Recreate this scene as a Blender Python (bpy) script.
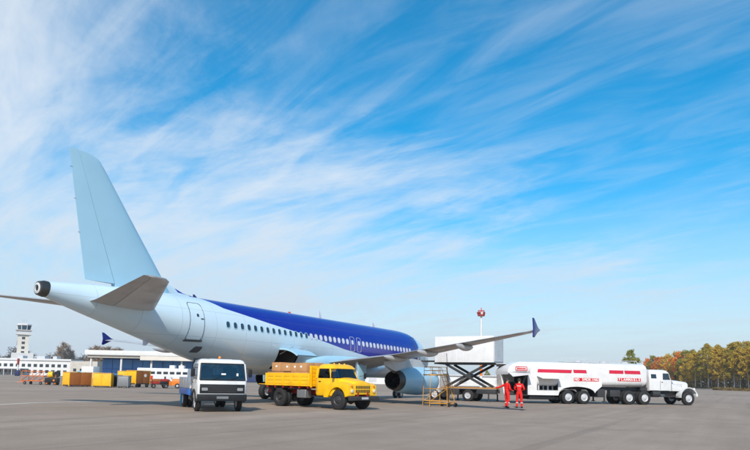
import bpy, bmesh, math, random
import numpy as np
from mathutils import Vector, Matrix
PI = math.pi
R = math.radians
sc = bpy.context.scene
C = sc.collection
for o in list(bpy.data.objects):
    bpy.data.objects.remove(o)

# ------------------------------------------------------------------ camera
# world axes: x runs aft along the airliner from its nose, y to its starboard side, z up, metres
EYE = Vector((52.100, 25.503, 1.614))
YAW, PITCH, FPX, ROLL, SHIFT = .537, .098, 603.768, .021, 94.684
fw = Vector((-math.cos(YAW), -math.sin(YAW), 0))
rt = Vector((-math.sin(YAW), math.cos(YAW), 0))
UP = Vector((0, 0, 1))
fw2 = fw * math.cos(PITCH) + UP * math.sin(PITCH)
up2 = UP * math.cos(PITCH) - fw * math.sin(PITCH)
cam_r = rt * math.cos(ROLL) + up2 * math.sin(ROLL)
cam_u = up2 * math.cos(ROLL) - rt * math.sin(ROLL)
cd = bpy.data.cameras.new('camera')
cam = bpy.data.objects.new('camera', cd)
C.objects.link(cam)
M3 = Matrix((cam_r, cam_u, -fw2)).transposed()
cam.matrix_world = Matrix.Translation(EYE) @ M3.to_4x4()
cd.sensor_width = 36
cd.lens = FPX / 750 * 36
cd.shift_y = SHIFT / 750
cd.clip_start = .1
cd.clip_end = 20000
sc.camera = cam
CAM_Z = math.atan2(rt.y, rt.x)      # rotation whose local x is the camera's right and local y its forward

def ray(px, py):
    u = (px - 375) / FPX; v = (py - 225 - SHIFT) / FPX
    a = u * math.cos(ROLL) + v * math.sin(ROLL); b = -u * math.sin(ROLL) + v * math.cos(ROLL)
    return fw2 + rt * a - up2 * b
def at(px, depth):                   # ground point on the bearing of a pixel column, so many metres ahead
    r = ray(px, 378); r.z = 0
    p = EYE + r * (depth / r.dot(fw)); p.z = 0
    return p

# ------------------------------------------------------------------ light
SUN_EL = R(38)
_l = fw * math.cos(R(7)) + rt * math.sin(R(7))       # direction the light travels over the ground
to_sun = Vector((-_l.x * math.cos(SUN_EL), -_l.y * math.cos(SUN_EL), math.sin(SUN_EL)))
sd = bpy.data.lights.new('sun', 'SUN')
sd.energy = 4.2; sd.angle = R(.6); sd.color = (1, .93, .82)
so = bpy.data.objects.new('sun', sd); C.objects.link(so)
so.rotation_euler = to_sun.to_track_quat('Z', 'Y').to_euler()
so.location = (0, 0, 60)

w = bpy.data.worlds.new('World'); sc.world = w; w.use_nodes = True
nt = w.node_tree; nt.nodes.clear()
def N(t, tree=None, **k):
    n = (tree or nt).nodes.new(t)
    for a, b in k.items(): setattr(n, a, b)
    return n
L = nt.links.new
def mth(op, a, b=None, tree=None, clamp=False):
    T = tree or nt
    n = T.nodes.new('ShaderNodeMath'); n.operation = op; n.use_clamp = clamp
    for i, q in enumerate((a, b)):
        if q is None: continue
        if isinstance(q, (int, float)): n.inputs[i].default_value = q
        else: T.links.new(q, n.inputs[i])
    return n.outputs[0]
sky = N('ShaderNodeTexSky', sky_type='NISHITA', sun_disc=False)
sky.sun_elevation = SUN_EL
sky.sun_rotation = math.atan2(to_sun.x, to_sun.y)
sky.air_density = 1.0; sky.dust_density = .6; sky.ozone_density = 2.2
hs = N('ShaderNodeHueSaturation'); hs.inputs['Saturation'].default_value = 1.6; hs.inputs['Value'].default_value = 1.78; hs.inputs['Hue'].default_value = .485
L(sky.outputs[0], hs.inputs['Color'])
tc = N('ShaderNodeTexCoord')
sep = N('ShaderNodeSeparateXYZ'); L(tc.outputs['Generated'], sep.inputs[0])
zz = mth('ADD', mth('MAXIMUM', sep.outputs[2], 0.0), .13)
comb = N('ShaderNodeCombineXYZ')
along = lambda d: mth('ADD', mth('MULTIPLY', sep.outputs[0], d.x), mth('MULTIPLY', sep.outputs[1], d.y))
L(mth('DIVIDE', along(rt), zz), comb.inputs[0]); L(mth('DIVIDE', along(fw), zz), comb.inputs[1])
def cloud(rot, sx, sy, scale, detail, rough, dist, off):
    mp = N('ShaderNodeMapping', vector_type='TEXTURE'); mp.inputs['Rotation'].default_value = (0, 0, -rot)
    mp.inputs['Scale'].default_value = (1 / sx, 1 / sy, 1); mp.inputs['Location'].default_value = off
    L(comb.outputs[0], mp.inputs[0])
    n = N('ShaderNodeTexNoise'); n.inputs['Scale'].default_value = scale; n.inputs['Detail'].default_value = detail
    n.inputs['Roughness'].default_value = rough; n.inputs['Distortion'].default_value = dist
    L(mp.outputs[0], n.inputs['Vector'])
    return n.outputs['Fac']
c1 = cloud(R(43), .55, 1.25, 1.15, 12, .66, .9, (4.1, 0.6, 0))      # long cirrus streaks
c2 = cloud(R(40), .7, 1.0, .75, 8, .6, .6, (6.5, 2.2, 0))       # broad veils
c3 = cloud(R(45), .7, 2.6, 2.6, 7, .58, .8, (1.3, 5.0, 0))       # fine ripples
side = mth('MULTIPLY', mth('SUBTRACT', mth('ADD', mth('MULTIPLY', sep.outputs[0], -rt.x), mth('MULTIPLY', sep.outputs[1], -rt.y)), .04), .55)
veil = mth('ADD', mth('ADD', mth('MULTIPLY', c1, 1.2), mth('MULTIPLY', c2, 1.2)), mth('MULTIPLY', c3, .5))
veil = mth('SUBTRACT', mth('ADD', veil, side), mth('MULTIPLY', mth('SUBTRACT', sep.outputs[2], .25), 1.0))                                       # cloud bank thicker towards one side of the sky
mr = N('ShaderNodeMapRange', interpolation_type='SMOOTHSTEP'); L(veil, mr.inputs[0])
mr.inputs[1].default_value = 1.22; mr.inputs[2].default_value = 2.08; mr.inputs[3].default_value = 0; mr.inputs[4].default_value = .93
low = N('ShaderNodeMapRange', interpolation_type='SMOOTHSTEP'); L(sep.outputs[2], low.inputs[0])
low.inputs[1].default_value = -.02; low.inputs[2].default_value = .36; low.inputs[3].default_value = .92; low.inputs[4].default_value = 0
thin = N('ShaderNodeMapRange', interpolation_type='SMOOTHSTEP'); L(mth('ADD', mth('MULTIPLY', c3, .55), mth('MULTIPLY', c1, .45)), thin.inputs[0])
thin.inputs[1].default_value = .38; thin.inputs[2].default_value = .70; thin.inputs[3].default_value = .02; thin.inputs[4].default_value = .27
cover = mth('SUBTRACT', 1, mth('MULTIPLY', mth('SUBTRACT', 1, mr.outputs[0]), mth('SUBTRACT', 1, thin.outputs[0])))
mx = N('ShaderNodeMix', data_type='RGBA'); L(cover, mx.inputs[0]); L(hs.outputs[0], mx.inputs[6])
mx.inputs[7].default_value = (7.3, 8.0, 8.8, 1)
mx2 = N('ShaderNodeMix', data_type='RGBA'); L(low.outputs[0], mx2.inputs[0]); L(mx.outputs[2], mx2.inputs[6]); mx2.inputs[7].default_value = (5.6, 6.7, 7.8, 1)
bg = N('ShaderNodeBackground'); bg.inputs[1].default_value = .1
L(mx2.outputs[2], bg.inputs[0])
wo = N('ShaderNodeOutputWorld'); L(bg.outputs[0], wo.inputs[0])

sc.view_settings.view_transform = 'Standard'
sc.view_settings.look = 'None'
sc.view_settings.exposure = .1
sc.view_settings.gamma = 1
sc.view_settings.use_curve_mapping = False

# ------------------------------------------------------------------ materials
def lin(r, g, b):
    f = lambda c: (c / 255) / 12.92 if c / 255 <= .04045 else ((c / 255 + .055) / 1.055) ** 2.4
    return (f(r), f(g), f(b))
MAT = {}
def mat(name, col, rough=.5, metal=0., var=.12, vscale=3., dirt=None, dscale=1.2, damount=.35, bump=0., bscale=40., coat=0., spec=.5, alpha=None):
    if name in MAT: return MAT[name]
    m = bpy.data.materials.new(name); m.use_nodes = True
    T = m.node_tree; b = T.nodes['Principled BSDF']
    b.inputs['Roughness'].default_value = rough; b.inputs['Metallic'].default_value = metal
    b.inputs['Coat Weight'].default_value = coat; b.inputs['Specular IOR Level'].default_value = spec
    t = T.nodes.new('ShaderNodeTexCoord')
    n = T.nodes.new('ShaderNodeTexNoise'); n.inputs['Scale'].default_value = vscale; n.inputs['Detail'].default_value = 6
    n.inputs['Roughness'].default_value = .6
    T.links.new(t.outputs['Object'], n.inputs['Vector'])
    mix = T.nodes.new('ShaderNodeMix'); mix.data_type = 'RGBA'
    T.links.new(n.outputs['Fac'], mix.inputs[0])
    mix.inputs[6].default_value = (*[c * (1 - var) for c in col], 1)
    mix.inputs[7].default_value = (*[min(1, c * (1 + var)) for c in col], 1)
    out = mix.outputs[2]
    if dirt is not None:
        n2 = T.nodes.new('ShaderNodeTexNoise'); n2.inputs['Scale'].default_value = dscale; n2.inputs['Detail'].default_value = 8
        n2.inputs['Roughness'].default_value = .65
        mp = T.nodes.new('ShaderNodeMapping'); mp.inputs['Location'].default_value = (4.2, 1.1, 7.7)
        T.links.new(t.outputs['Object'], mp.inputs[0]); T.links.new(mp.outputs[0], n2.inputs['Vector'])
        r2 = T.nodes.new('ShaderNodeMapRange'); r2.inputs[1].default_value = .5; r2.inputs[2].default_value = .75; r2.inputs[4].default_value = damount
        T.links.new(n2.outputs['Fac'], r2.inputs[0])
        m2 = T.nodes.new('ShaderNodeMix'); m2.data_type = 'RGBA'
        T.links.new(r2.outputs[0], m2.inputs[0]); T.links.new(out, m2.inputs[6]); m2.inputs[7].default_value = (*dirt, 1)
        out = m2.outputs[2]
        r3 = T.nodes.new('ShaderNodeMapRange'); r3.inputs[3].default_value = rough; r3.inputs[4].default_value = min(1, rough + .35)
        T.links.new(r2.outputs[0], r3.inputs[0]); T.links.new(r3.outputs[0], b.inputs['Roughness'])
    T.links.new(out, b.inputs['Base Color'])
    if bump:
        n3 = T.nodes.new('ShaderNodeTexNoise'); n3.inputs['Scale'].default_value = bscale; n3.inputs['Detail'].default_value = 4
        T.links.new(t.outputs['Object'], n3.inputs['Vector'])
        bp = T.nodes.new('ShaderNodeBump'); bp.inputs['Strength'].default_value = bump; bp.inputs['Distance'].default_value = .02
        T.links.new(n3.outputs['Fac'], bp.inputs['Height']); T.links.new(bp.outputs[0], b.inputs['Normal'])
    MAT[name] = m
    return m
m_ochre = mat('worn_ochre_paint', lin(176, 120, 44), .6, dirt=lin(70, 58, 46), damount=.7)
DUST = lin(120, 110, 98)
m_white = mat('white_paint', (.66, .665, .67), .32, coat=.25, dirt=DUST, damount=.22)
m_white2 = mat('tank_white_paint', (.70, .695, .69), .35, coat=.2, dirt=lin(150, 140, 128), dscale=.8, damount=.28)
m_yellow = mat('yellow_paint', lin(244, 186, 8), .38, coat=.2, var=.08, dirt=lin(120, 86, 30), dscale=1.8, damount=.4)
m_yellow2 = mat('faded_yellow_paint', lin(236, 178, 20), .5, var=.1, dirt=lin(120, 86, 40), damount=.4)
m_brown = mat('brown_tarpaulin', lin(150, 88, 34), .7, var=.2, bump=.3, bscale=6)
m_rubber = mat('rubber', (.016, .016, .017), .8, var=.25, dirt=lin(90, 82, 74), damount=.16, bump=.3)
m_black = mat('black_plastic', (.012, .013, .015), .5, var=.2, dirt=lin(70, 66, 62), damount=.1, spec=.35)
m_dark = mat('dark_steel', (.045, .046, .05), .55, .3, dirt=lin(80, 70, 60), damount=.3)
m_grey = mat('grey_steel', (.24, .25, .26), .45, .5, dirt=lin(90, 80, 70), damount=.3)
m_lgrey = mat('light_grey_paint', (.5, .51, .53), .4, dirt=DUST, damount=.25)
m_red = mat('red_paint', lin(196, 26, 36), .45, var=.1)
m_redox = mat('red_oxide_paint', lin(150, 34, 24), .6, dirt=lin(60, 45, 40), damount=.5)
m_orange = mat('orange_paint', lin(226, 120, 30), .5, dirt=lin(100, 70, 50), damount=.4)
m_blue = mat('blue_paint', lin(20, 104, 196), .4)
m_sky = mat('light_blue_paint', lin(90, 180, 224), .45)
m_glass = mat('dark_glass', (.02, .026, .032), .06, var=.1, spec=.8)
def thin_glass():
    m = bpy.data.materials.new('cab_glass'); m.use_nodes = True; T = m.node_tree; T.nodes.clear()
    tr = T.nodes.new('ShaderNodeBsdfTransparent'); tr.inputs[0].default_value = (.62, .68, .68, 1); gl = T.nodes.new('ShaderNodeBsdfGlossy'); gl.inputs['Roughness'].default_value = .03
    fr = T.nodes.new('ShaderNodeFresnel'); fr.inputs[0].default_value = 1.6; mx_ = T.nodes.new('ShaderNodeMixShader'); o = T.nodes.new('ShaderNodeOutputMaterial')
    T.links.new(mth('ADD', fr.outputs[0], .04, T), mx_.inputs[0]); T.links.new(tr.outputs[0], mx_.inputs[1]); T.links.new(gl.outputs[0], mx_.inputs[2]); T.links.new(mx_.outputs[0], o.inputs[0])
    return m
m_cabglass = thin_glass()
m_trim = mat('cab_trim', (.06, .058, .055), .7, var=.2)
m_seatf = mat('seat_cloth', (.09, .085, .085), .9, var=.25)
m_glassb = mat('blue_glass', (.03, .06, .09), .08, var=.2, spec=.9)
m_lamp = mat('grey_lamp_glass', (.3, .31, .33), .12, .2, var=.1)
m_chrome = mat('lamp_glass', (.75, .76, .78), .15, .3, var=.05)
m_amber = mat('amber_lens', lin(240, 130, 10), .2)
m_redlens = mat('red_lens', lin(170, 16, 16), .25)
m_card = mat('cardboard', lin(186, 138, 92), .85, var=.16, vscale=2, dirt=lin(130, 90, 56), damount=.4)
m_paper = mat('paper_label', (.78, .77, .74), .8)
m_concrete = mat('pale_concrete', lin(188, 182, 172), .85, var=.12, dirt=lin(120, 112, 104), damount=.4)
m_wallw = mat('white_render', lin(208, 208, 207), .8, var=.05, vscale=.3, dirt=lin(170, 164, 156), dscale=.3, damount=.35)
m_wallc = mat('cream_render', lin(206, 200, 190), .8, var=.06, vscale=.3, dirt=lin(160, 146, 128), dscale=.3, damount=.3)
m_skin = mat('skin', lin(196, 140, 112), .55, var=.06)
m_overall = mat('red_overall', lin(222, 26, 22), .8, var=.14, vscale=9, bump=.5, bscale=14)
m_hair = mat('dark_hair', (.025, .018, .014), .7)

# ------------------------------------------------------------------ mesh builder
class MB:
    def __init__(s): s.v = []; s.f = []
    def add(s, vs, fs):
        o = len(s.v); s.v += [tuple(q) for q in vs]; s.f += [tuple(i + o for i in f) for f in fs]; return s
    def box(s, x0, x1, y0, y1, z0, z1):
        v = [(x, y, z) for x in (x0, x1) for y in (y0, y1) for z in (z0, z1)]
        return s.add(v, [(0, 1, 3, 2), (4, 6, 7, 5), (0, 4, 5, 1), (2, 3, 7, 6), (0, 2, 6, 4), (1, 5, 7, 3)])
    def hexa(s, v):           # 8 points: bottom ring 0-3, top ring 4-7
        return s.add(v, [(3, 2, 1, 0), (4, 5, 6, 7), (0, 1, 5, 4), (1, 2, 6, 5), (2, 3, 7, 6), (3, 0, 4, 7)])
    def bar(s, p0, p1, wd, ht=None, up=(0, 0, 1)):
        p0 = Vector(p0); p1 = Vector(p1); ht = ht or wd
        d = (p1 - p0).normalized(); u = Vector(up)
        if abs(d.dot(u)) > .99: u = Vector((1, 0, 0))
        a = d.cross(u).normalized() * wd / 2; b = a.cross(d).normalized() * ht / 2
        return s.hexa([p0 - a - b, p0 + a - b, p1 + a - b, p1 - a - b, p0 - a + b, p0 + a + b, p1 + a + b, p1 - a + b])
    def cyl(s, p0, p1, r, n=12, r1=None):
        p0 = Vector(p0); p1 = Vector(p1); r1 = r if r1 is None else r1
        d = (p1 - p0).normalized(); u = Vector((0, 0, 1)) if abs(d.z) < .9 else Vector((1, 0, 0))
        a = d.cross(u).normalized(); b = d.cross(a)
        g = lambda p, rr: [p + a * (rr * math.cos(2 * PI * i / n)) + b * (rr * math.sin(2 * PI * i / n)) for i in range(n)]
        return s.loft([g(p0, r), g(p1, r1)])
    def loft(s, rings, c0=True, c1=True, closed=True):
        n = len(rings[0]); v = [q for r in rings for q in r]; f = []
        for k in range(len(rings) - 1):
            for i in range(n if closed else n - 1):
                j = (i + 1) % n; f.append((k * n + i, k * n + j, (k + 1) * n + j, (k + 1) * n + i))
        if c0: f.append(tuple(range(n - 1, -1, -1)))
        if c1: f.append(tuple((len(rings) - 1) * n + i for i in range(n)))
        return s.add(v, f)
    def lathe(s, prof, c=(0, 0, 0), axis='x', n=32, c0=False, c1=False):
        c = Vector(c); rings = []
        for a, r in prof:
            ring = []
            for i in range(n):
                t = 2 * PI * i / n; p, q = r * math.cos(t), r * math.sin(t)
                ring.append(c + (Vector((a, p, q)) if axis == 'x' else Vector((p, a, q)) if axis == 'y' else Vector((p, q, a))))
            rings.append(ring)
        return s.loft(rings, c0, c1)
    def prism(s, poly, plane, a, b):
        g = {'xz': lambda p, t: (p[0], t, p[1]), 'xy': lambda p, t: (p[0], p[1], t), 'yz': lambda p, t: (t, p[0], p[1])}[plane]
        return s.loft([[g(p, a) for p in poly], [g(p, b) for p in poly]])
    def build(s, name, m, parent=None, bevel=0., seg=2, smooth=35, flat=False):
        bm = bmesh.new(); vs = [bm.verts.new(q) for q in s.v]
        for f in s.f:
            try: bm.faces.new([vs[i] for i in f])
            except ValueError: pass
        bmesh.ops.recalc_face_normals(bm, faces=bm.faces[:])
        if bevel:
            ed = [e for e in bm.edges if len(e.link_faces) == 2 and e.calc_face_angle(0) > R(28)]
            bmesh.ops.bevel(bm, geom=ed, offset=bevel, segments=seg, affect='EDGES', clamp_overlap=True, profile=.6)
        me = bpy.data.meshes.new(name); bm.to_mesh(me); bm.free()
        if not flat:
            me.polygons.foreach_set('use_smooth', [True] * len(me.polygons))
            me.set_sharp_from_angle(angle=R(smooth))
        me.materials.append(m)
        o = bpy.data.objects.new(name, me); C.objects.link(o)
        if parent: o.parent = parent
        return o
def tag(o, label, cat, group=None, kind=None):
    o['label'] = label; o['category'] = cat
    if group: o['group'] = group
    if kind: o['kind'] = kind
    return o
def thing(name, label, cat, loc=(0, 0, 0), rz=0., group=None):
    o = bpy.data.objects.new(name, None); C.objects.link(o); o.empty_display_size = .3
    o.location = loc; o.rotation_euler = (0, 0, rz)
    return tag(o, label, cat, group)
def struct(o): o['kind'] = 'structure'; return o
def copy_tree(o, parent=None):
    c = o.copy(); C.objects.link(c); c.parent = parent
    for ch in list(o.children): copy_tree(ch, c)
    return c
def rrect(wd, ht, r, n=4):
    out = []
    for cx, cy, a0 in ((wd / 2 - r, ht / 2 - r, 0), (-wd / 2 + r, ht / 2 - r, 90), (-wd / 2 + r, -ht / 2 + r, 180), (wd / 2 - r, -ht / 2 + r, 270)):
        for i in range(n + 1):
            t = R(a0 + 90 * i / n); out.append((cx + r * math.cos(t), cy + r * math.sin(t)))
    return out
def hermite(xs, ys):
    xs = list(xs); ys = list(ys); n = len(xs); d = [(ys[i + 1] - ys[i]) / (xs[i + 1] - xs[i]) for i in range(n - 1)]
    m = [d[0]] + [0 if d[i - 1] * d[i] <= 0 else 2 * d[i - 1] * d[i] / (d[i - 1] + d[i]) for i in range(1, n - 1)] + [d[-1]]
    def f(x):
        if x <= xs[0]: return ys[0]
        if x >= xs[-1]: return ys[-1]
        i = max(k for k in range(n - 1) if xs[k] <= x)
        h = xs[i + 1] - xs[i]; t = (x - xs[i]) / h
        return (2*t**3 - 3*t*t + 1) * ys[i] + (t**3 - 2*t*t + t) * h * m[i] + (-2*t**3 + 3*t*t) * ys[i + 1] + (t**3 - t*t) * h * m[i + 1]
    return f
def text_mesh(name, body, size, m, parent, loc, rot, extrude=.004, spacing=1.0, xscale=1., bold=0.):
    cu = bpy.data.curves.new(name, 'FONT'); cu.body = body; cu.size = size; cu.extrude = extrude
    cu.align_x = 'CENTER'; cu.align_y = 'CENTER'; cu.space_character = spacing; cu.offset = bold
    t = bpy.data.objects.new(name, cu); C.objects.link(t)
    bpy.context.view_layer.update()
    me = bpy.data.meshes.new_from_object(t.evaluated_get(bpy.context.evaluated_depsgraph_get()))
    bpy.data.objects.remove(t); me.materials.clear(); me.materials.append(m)
    o = bpy.data.objects.new(name, me); C.objects.link(o); o.parent = parent
    o.location = loc; o.rotation_euler = rot; o.scale = (xscale, 1, 1)
    return o

# ------------------------------------------------------------------ ground
def ground_material():
    m = bpy.data.materials.new('apron_surface'); m.use_nodes = True; T = m.node_tree; b = T.nodes['Principled BSDF']
    g = T.nodes.new('ShaderNodeNewGeometry')
    def nz(scale, det, rough, rot=0, sx=1, sy=1, dist=0):
        mp = T.nodes.new('ShaderNodeMapping'); mp.inputs['Rotation'].default_value = (0, 0, rot); mp.inputs['Scale'].default_value = (sx, sy, 1)
        T.links.new(g.outputs['Position'], mp.inputs[0])
        n = T.nodes.new('ShaderNodeTexNoise'); n.inputs['Scale'].default_value = scale; n.inputs['Detail'].default_value = det
        n.inputs['Roughness'].default_value = rough; n.inputs['Distortion'].default_value = dist
        T.links.new(mp.outputs[0], n.inputs['Vector']); return n.outputs['Fac']
    big = nz(.05, 5, .55, .4, .5, 1.6, .3); mid = nz(.5, 7, .65); fine = nz(14, 6, .7); grit = nz(70, 3, .6)
    streak = nz(.35, 5, .6, CAM_Z * -1 + .12, .12, 2.2, .2)
    s = mth('ADD', mth('ADD', mth('MULTIPLY', big, .45, T), mth('MULTIPLY', mid, .34, T), T), mth('ADD', mth('MULTIPLY', fine, .34, T), mth('MULTIPLY', streak, .26, T), T), T)
    s = mth('ADD', s, mth('MULTIPLY', grit, .3, T), T)
    r = T.nodes.new('ShaderNodeValToRGB'); T.links.new(s, r.inputs[0])
    e = r.color_ramp.elements
    e[0].position = .62; e[0].color = (.205, .157, .120, 1); e[1].position = 1.0; e[1].color = (.378, .301, .240, 1)
    x = r.color_ramp.elements.new(.84); x.color = (.290, .228, .180, 1)
    st = T.nodes.new('ShaderNodeMapRange'); T.links.new(nz(.22, 8, .7, .9, 1, 1, 1.2), st.inputs[0]); st.inputs[1].default_value = .60; st.inputs[2].default_value = .78; st.inputs[4].default_value = .42
    sp_ = T.nodes.new('ShaderNodeMapRange'); T.links.new(nz(1.9, 4, .6, .2), sp_.inputs[0]); sp_.inputs[1].default_value = .70; sp_.inputs[2].default_value = .76; sp_.inputs[4].default_value = .3
    ty_ = T.nodes.new('ShaderNodeMapRange'); T.links.new(nz(.8, 3, .5, CAM_Z * -1 + .05, .03, 1.6, .1), ty_.inputs[0]); ty_.inputs[1].default_value = .58; ty_.inputs[2].default_value = .68; ty_.inputs[4].default_value = .22
    dm = T.nodes.new('ShaderNodeMix'); dm.data_type = 'RGBA'; T.links.new(mth('MINIMUM', mth('ADD', mth('ADD', st.outputs[0], sp_.outputs[0], T), ty_.outputs[0], T), .6, T), dm.inputs[0]); T.links.new(r.outputs[0], dm.inputs[6]); dm.inputs[7].default_value = (.10, .082, .068, 1)
    T.links.new(dm.outputs[2], b.inputs['Base Color'])
    b.inputs['Roughness'].default_value = .9; b.inputs['Specular IOR Level'].default_value = .25
    bp = T.nodes.new('ShaderNodeBump'); bp.inputs['Strength'].default_value = .35; bp.inputs['Distance'].default_value = .012
    T.links.new(mth('ADD', fine, grit, T), bp.inputs['Height']); T.links.new(bp.outputs[0], b.inputs['Normal'])
    return m
m_apron = ground_material()
mb = MB(); S = 6000
mb.add([(-S, -S, 0), (S, -S, 0), (S, S, 0), (-S, S, 0)], [(0, 1, 2, 3)])
struct(mb.build('apron_ground', m_apron, flat=True))
m_seam = mat('tar_seam', (.215, .175, .142), .8, var=.3)
m_line = mat('worn_white_line', lin(196, 192, 186), .85, var=.1, dirt=lin(150, 143, 136), dscale=2.5, damount=.85)
def strip(name, pts, wd, m, z=.004, jitter=0, seed=0):
    rnd = random.Random(seed); mb = MB(); l = []; r_ = []
    for i, p in enumerate(pts):
        p = Vector(p); a = Vector(pts[max(0, i - 1)]); b = Vector(pts[min(len(pts) - 1, i + 1)])
        d = (b - a).normalized(); n = Vector((-d.y, d.x, 0)); k = wd / 2 * (1 + rnd.uniform(-jitter, jitter))
        l.append((p.x + n.x * k, p.y + n.y * k, z)); r_.append((p.x - n.x * k, p.y - n.y * k, z))
    mb.loft([l, r_], False, False, closed=False)
    return struct(mb.build(name, m, flat=True))
def gpt(px, py):
    r = ray(px, py); p = EYE + r * (-EYE.z / r.z); p.z = 0; return p
strip('painted_line', [gpt(-60, 408.5), gpt(-10, 405), gpt(30, 402.9), gpt(70, 401.6), gpt(110, 400.9), gpt(150, 400.6)], .34, m_line, .004)
def wander(px0, py0, px1, py1, n, amp, seed):
    rnd = random.Random(seed); a = gpt(px0, py0); b = gpt(px1, py1); d = (b - a); nn = Vector((-d.y, d.x, 0)).normalized(); k = 0; out = []
    for i in range(n + 1):
        k += rnd.uniform(-amp, amp); out.append(a + d * (i / n) + nn * k)
    return out
strip('tar_seam', wander(560, 400, 800, 418, 40, .05, 2), .045, m_seam, .006, .5, 2)
strip('tar_seam', wander(-30, 431, 330, 418, 40, .04, 3), .03, m_seam, .007, .6, 3)
strip('tar_seam', wander(330, 418, 800, 437, 50, .04, 4), .03, m_seam, .0085, .6, 4)

# ------------------------------------------------------------------ airliner
def livery():
    m = bpy.data.materials.new('airliner_paint'); m.use_nodes = True; T = m.node_tree; b = T.nodes['Principled BSDF']
    t = T.nodes.new('ShaderNodeTexCoord'); s = T.nodes.new('ShaderNodeSeparateXYZ'); T.links.new(t.outputs['Object'], s.inputs[0])
    fc = T.nodes.new('ShaderNodeFloatCurve')       # height of the colour boundary along the body
    xs = [(0, 3.9), (1.8, 3.5), (4.2, 3.2), (13.2, 3.28), (16.8, 3.67), (20.9, 4.32), (24.6, 4.8), (27.9, 5.33), (28.8, 5.72), (29.25, 5.95), (30.0, 6.0), (30.5, 6.5), (38, 7.5)]
    cv = fc.mapping.curves[0]
    pts = [(x / 38, z / 8) for x, z in xs]
    cv.points[0].location = pts[0]; cv.points[1].location = pts[-1]
    for p in pts[1:-1]: cv.points.new(*p)
    for p in cv.points: p.handle_type = 'VECTOR'
    fc.mapping.update()
    T.links.new(mth('DIVIDE', s.outputs[0], 38, T), fc.inputs['Value'])
    dz = mth('SUBTRACT', s.outputs[2], mth('MULTIPLY', fc.outputs[0], 8, T), T)
    up = mth('MULTIPLY', mth('ADD', mth('MULTIPLY', dz, 60, T), .5, T), 1, T, True)
    nose = mth('MULTIPLY', mth('MULTIPLY', mth('SUBTRACT', s.outputs[0], 4.7, T), 8, T), 1, T, True)
    up = mth('MULTIPLY', up, nose, T)
    n = T.nodes.new('ShaderNodeTexNoise'); n.inputs['Scale'].default_value = .9; n.inputs['Detail'].default_value = 7; n.inputs['Roughness'].default_value = .6
    mp = T.nodes.new('ShaderNodeMapping'); mp.inputs['Scale'].default_value = (1.5, 1, .45); T.links.new(t.outputs['Object'], mp.inputs[0]); T.links.new(mp.outputs[0], n.inputs['Vector'])
    a = T.nodes.new('ShaderNodeMix'); a.data_type = 'RGBA'; T.links.new(n.outputs['Fac'], a.inputs[0])
    a.inputs[6].default_value = (*lin(190, 212, 224), 1); a.inputs[7].default_value = (*lin(203, 222, 232), 1)
    c = T.nodes.new('ShaderNodeMix'); c.data_type = 'RGBA'; T.links.new(up, c.inputs[0]); T.links.new(a.outputs[2], c.inputs[6])
    c.inputs[7].default_value = (*lin(11, 29, 146), 1)
    # grime streaks low on the belly (oil and dust with their own shape)
    g = T.nodes.new('ShaderNodeTexNoise'); g.inputs['Scale'].default_value = 1.3; g.inputs['Detail'].default_value = 6
    mg = T.nodes.new('ShaderNodeMapping'); mg.inputs['Scale'].default_value = (.22, 1.3, 1.3); T.links.new(t.outputs['Object'], mg.inputs[0]); T.links.new(mg.outputs[0], g.inputs['Vector'])
    lowm = T.nodes.new('ShaderNodeMapRange'); T.links.new(s.outputs[2], lowm.inputs[0]); lowm.inputs[1].default_value = 3.6; lowm.inputs[2].default_value = 1.8; lowm.inputs[3].default_value = 0; lowm.inputs[4].default_value = .8
    gm = mth('MULTIPLY', mth('MULTIPLY', lowm.outputs[0], g.outputs['Fac'], T), .75, T)
    d = T.nodes.new('ShaderNodeMix'); d.data_type = 'RGBA'; T.links.new(gm, d.inputs[0]); T.links.new(c.outputs[2], d.inputs[6]); d.inputs[7].default_value = (*lin(168, 162, 154), 1)
    # faint skin panel joints
    fr = mth('FRACT', mth('DIVIDE', s.outputs[0], 2.13, T), None, T)
    j = mth('LESS_THAN', mth('ABSOLUTE', mth('SUBTRACT', fr, .5, T), None, T), .006, T)
    for zj in (2.55, 3.62, 5.02):
        j = mth('MAXIMUM', j, mth('LESS_THAN', mth('ABSOLUTE', mth('SUBTRACT', s.outputs[2], zj, T), None, T), .011, T), T)
    e_ = T.nodes.new('ShaderNodeMix'); e_.data_type = 'RGBA'; T.links.new(mth('MULTIPLY', j, .28, T), e_.inputs[0]); T.links.new(d.outputs[2], e_.inputs[6]); e_.inputs[7].default_value = (.12, .14, .17, 1)
    T.links.new(e_.outputs[2], b.inputs['Base Color'])
    bp = T.nodes.new('ShaderNodeBump'); bp.inputs['Strength'].default_value = .5; bp.inputs['Distance'].default_value = .01; bp.invert = True
    T.links.new(j, bp.inputs['Height']); T.links.new(bp.outputs[0], b.inputs['Normal'])
    b.inputs['Roughness'].default_value = .28; b.inputs['Coat Weight'].default_value = .3; b.inputs['Coat Roughness'].default_value = .12
    return m
m_body = livery()
m_lblue = mat('pale_blue_paint', lin(160, 200, 219), .32, coat=.25, var=.07, vscale=.8)
m_wing = mat('wing_grey', (.52, .52, .52), .38, .1, var=.12, vscale=.9, dirt=(.2, .19, .18), dscale=.7, damount=.45)
m_wingd = mat('wing_panel_grey', (.42, .42, .42), .45, .1, var=.15, vscale=1.2, dirt=(.14, .13, .12), damount=.5)
m_navy = mat('navy_paint', lin(10, 18, 104), .3, coat=.3)
m_alu = mat('bare_aluminium', (.62, .63, .64), .3, .9, var=.06)
m_titan = mat('dark_titanium', (.1, .095, .09), .45, .8, var=.25)
m_shade = mat('window_blind', lin(205, 210, 222), .5, var=.06)
m_pane = mat('cabin_window_glass', (.035, .05, .075), .15, var=.2)
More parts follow.
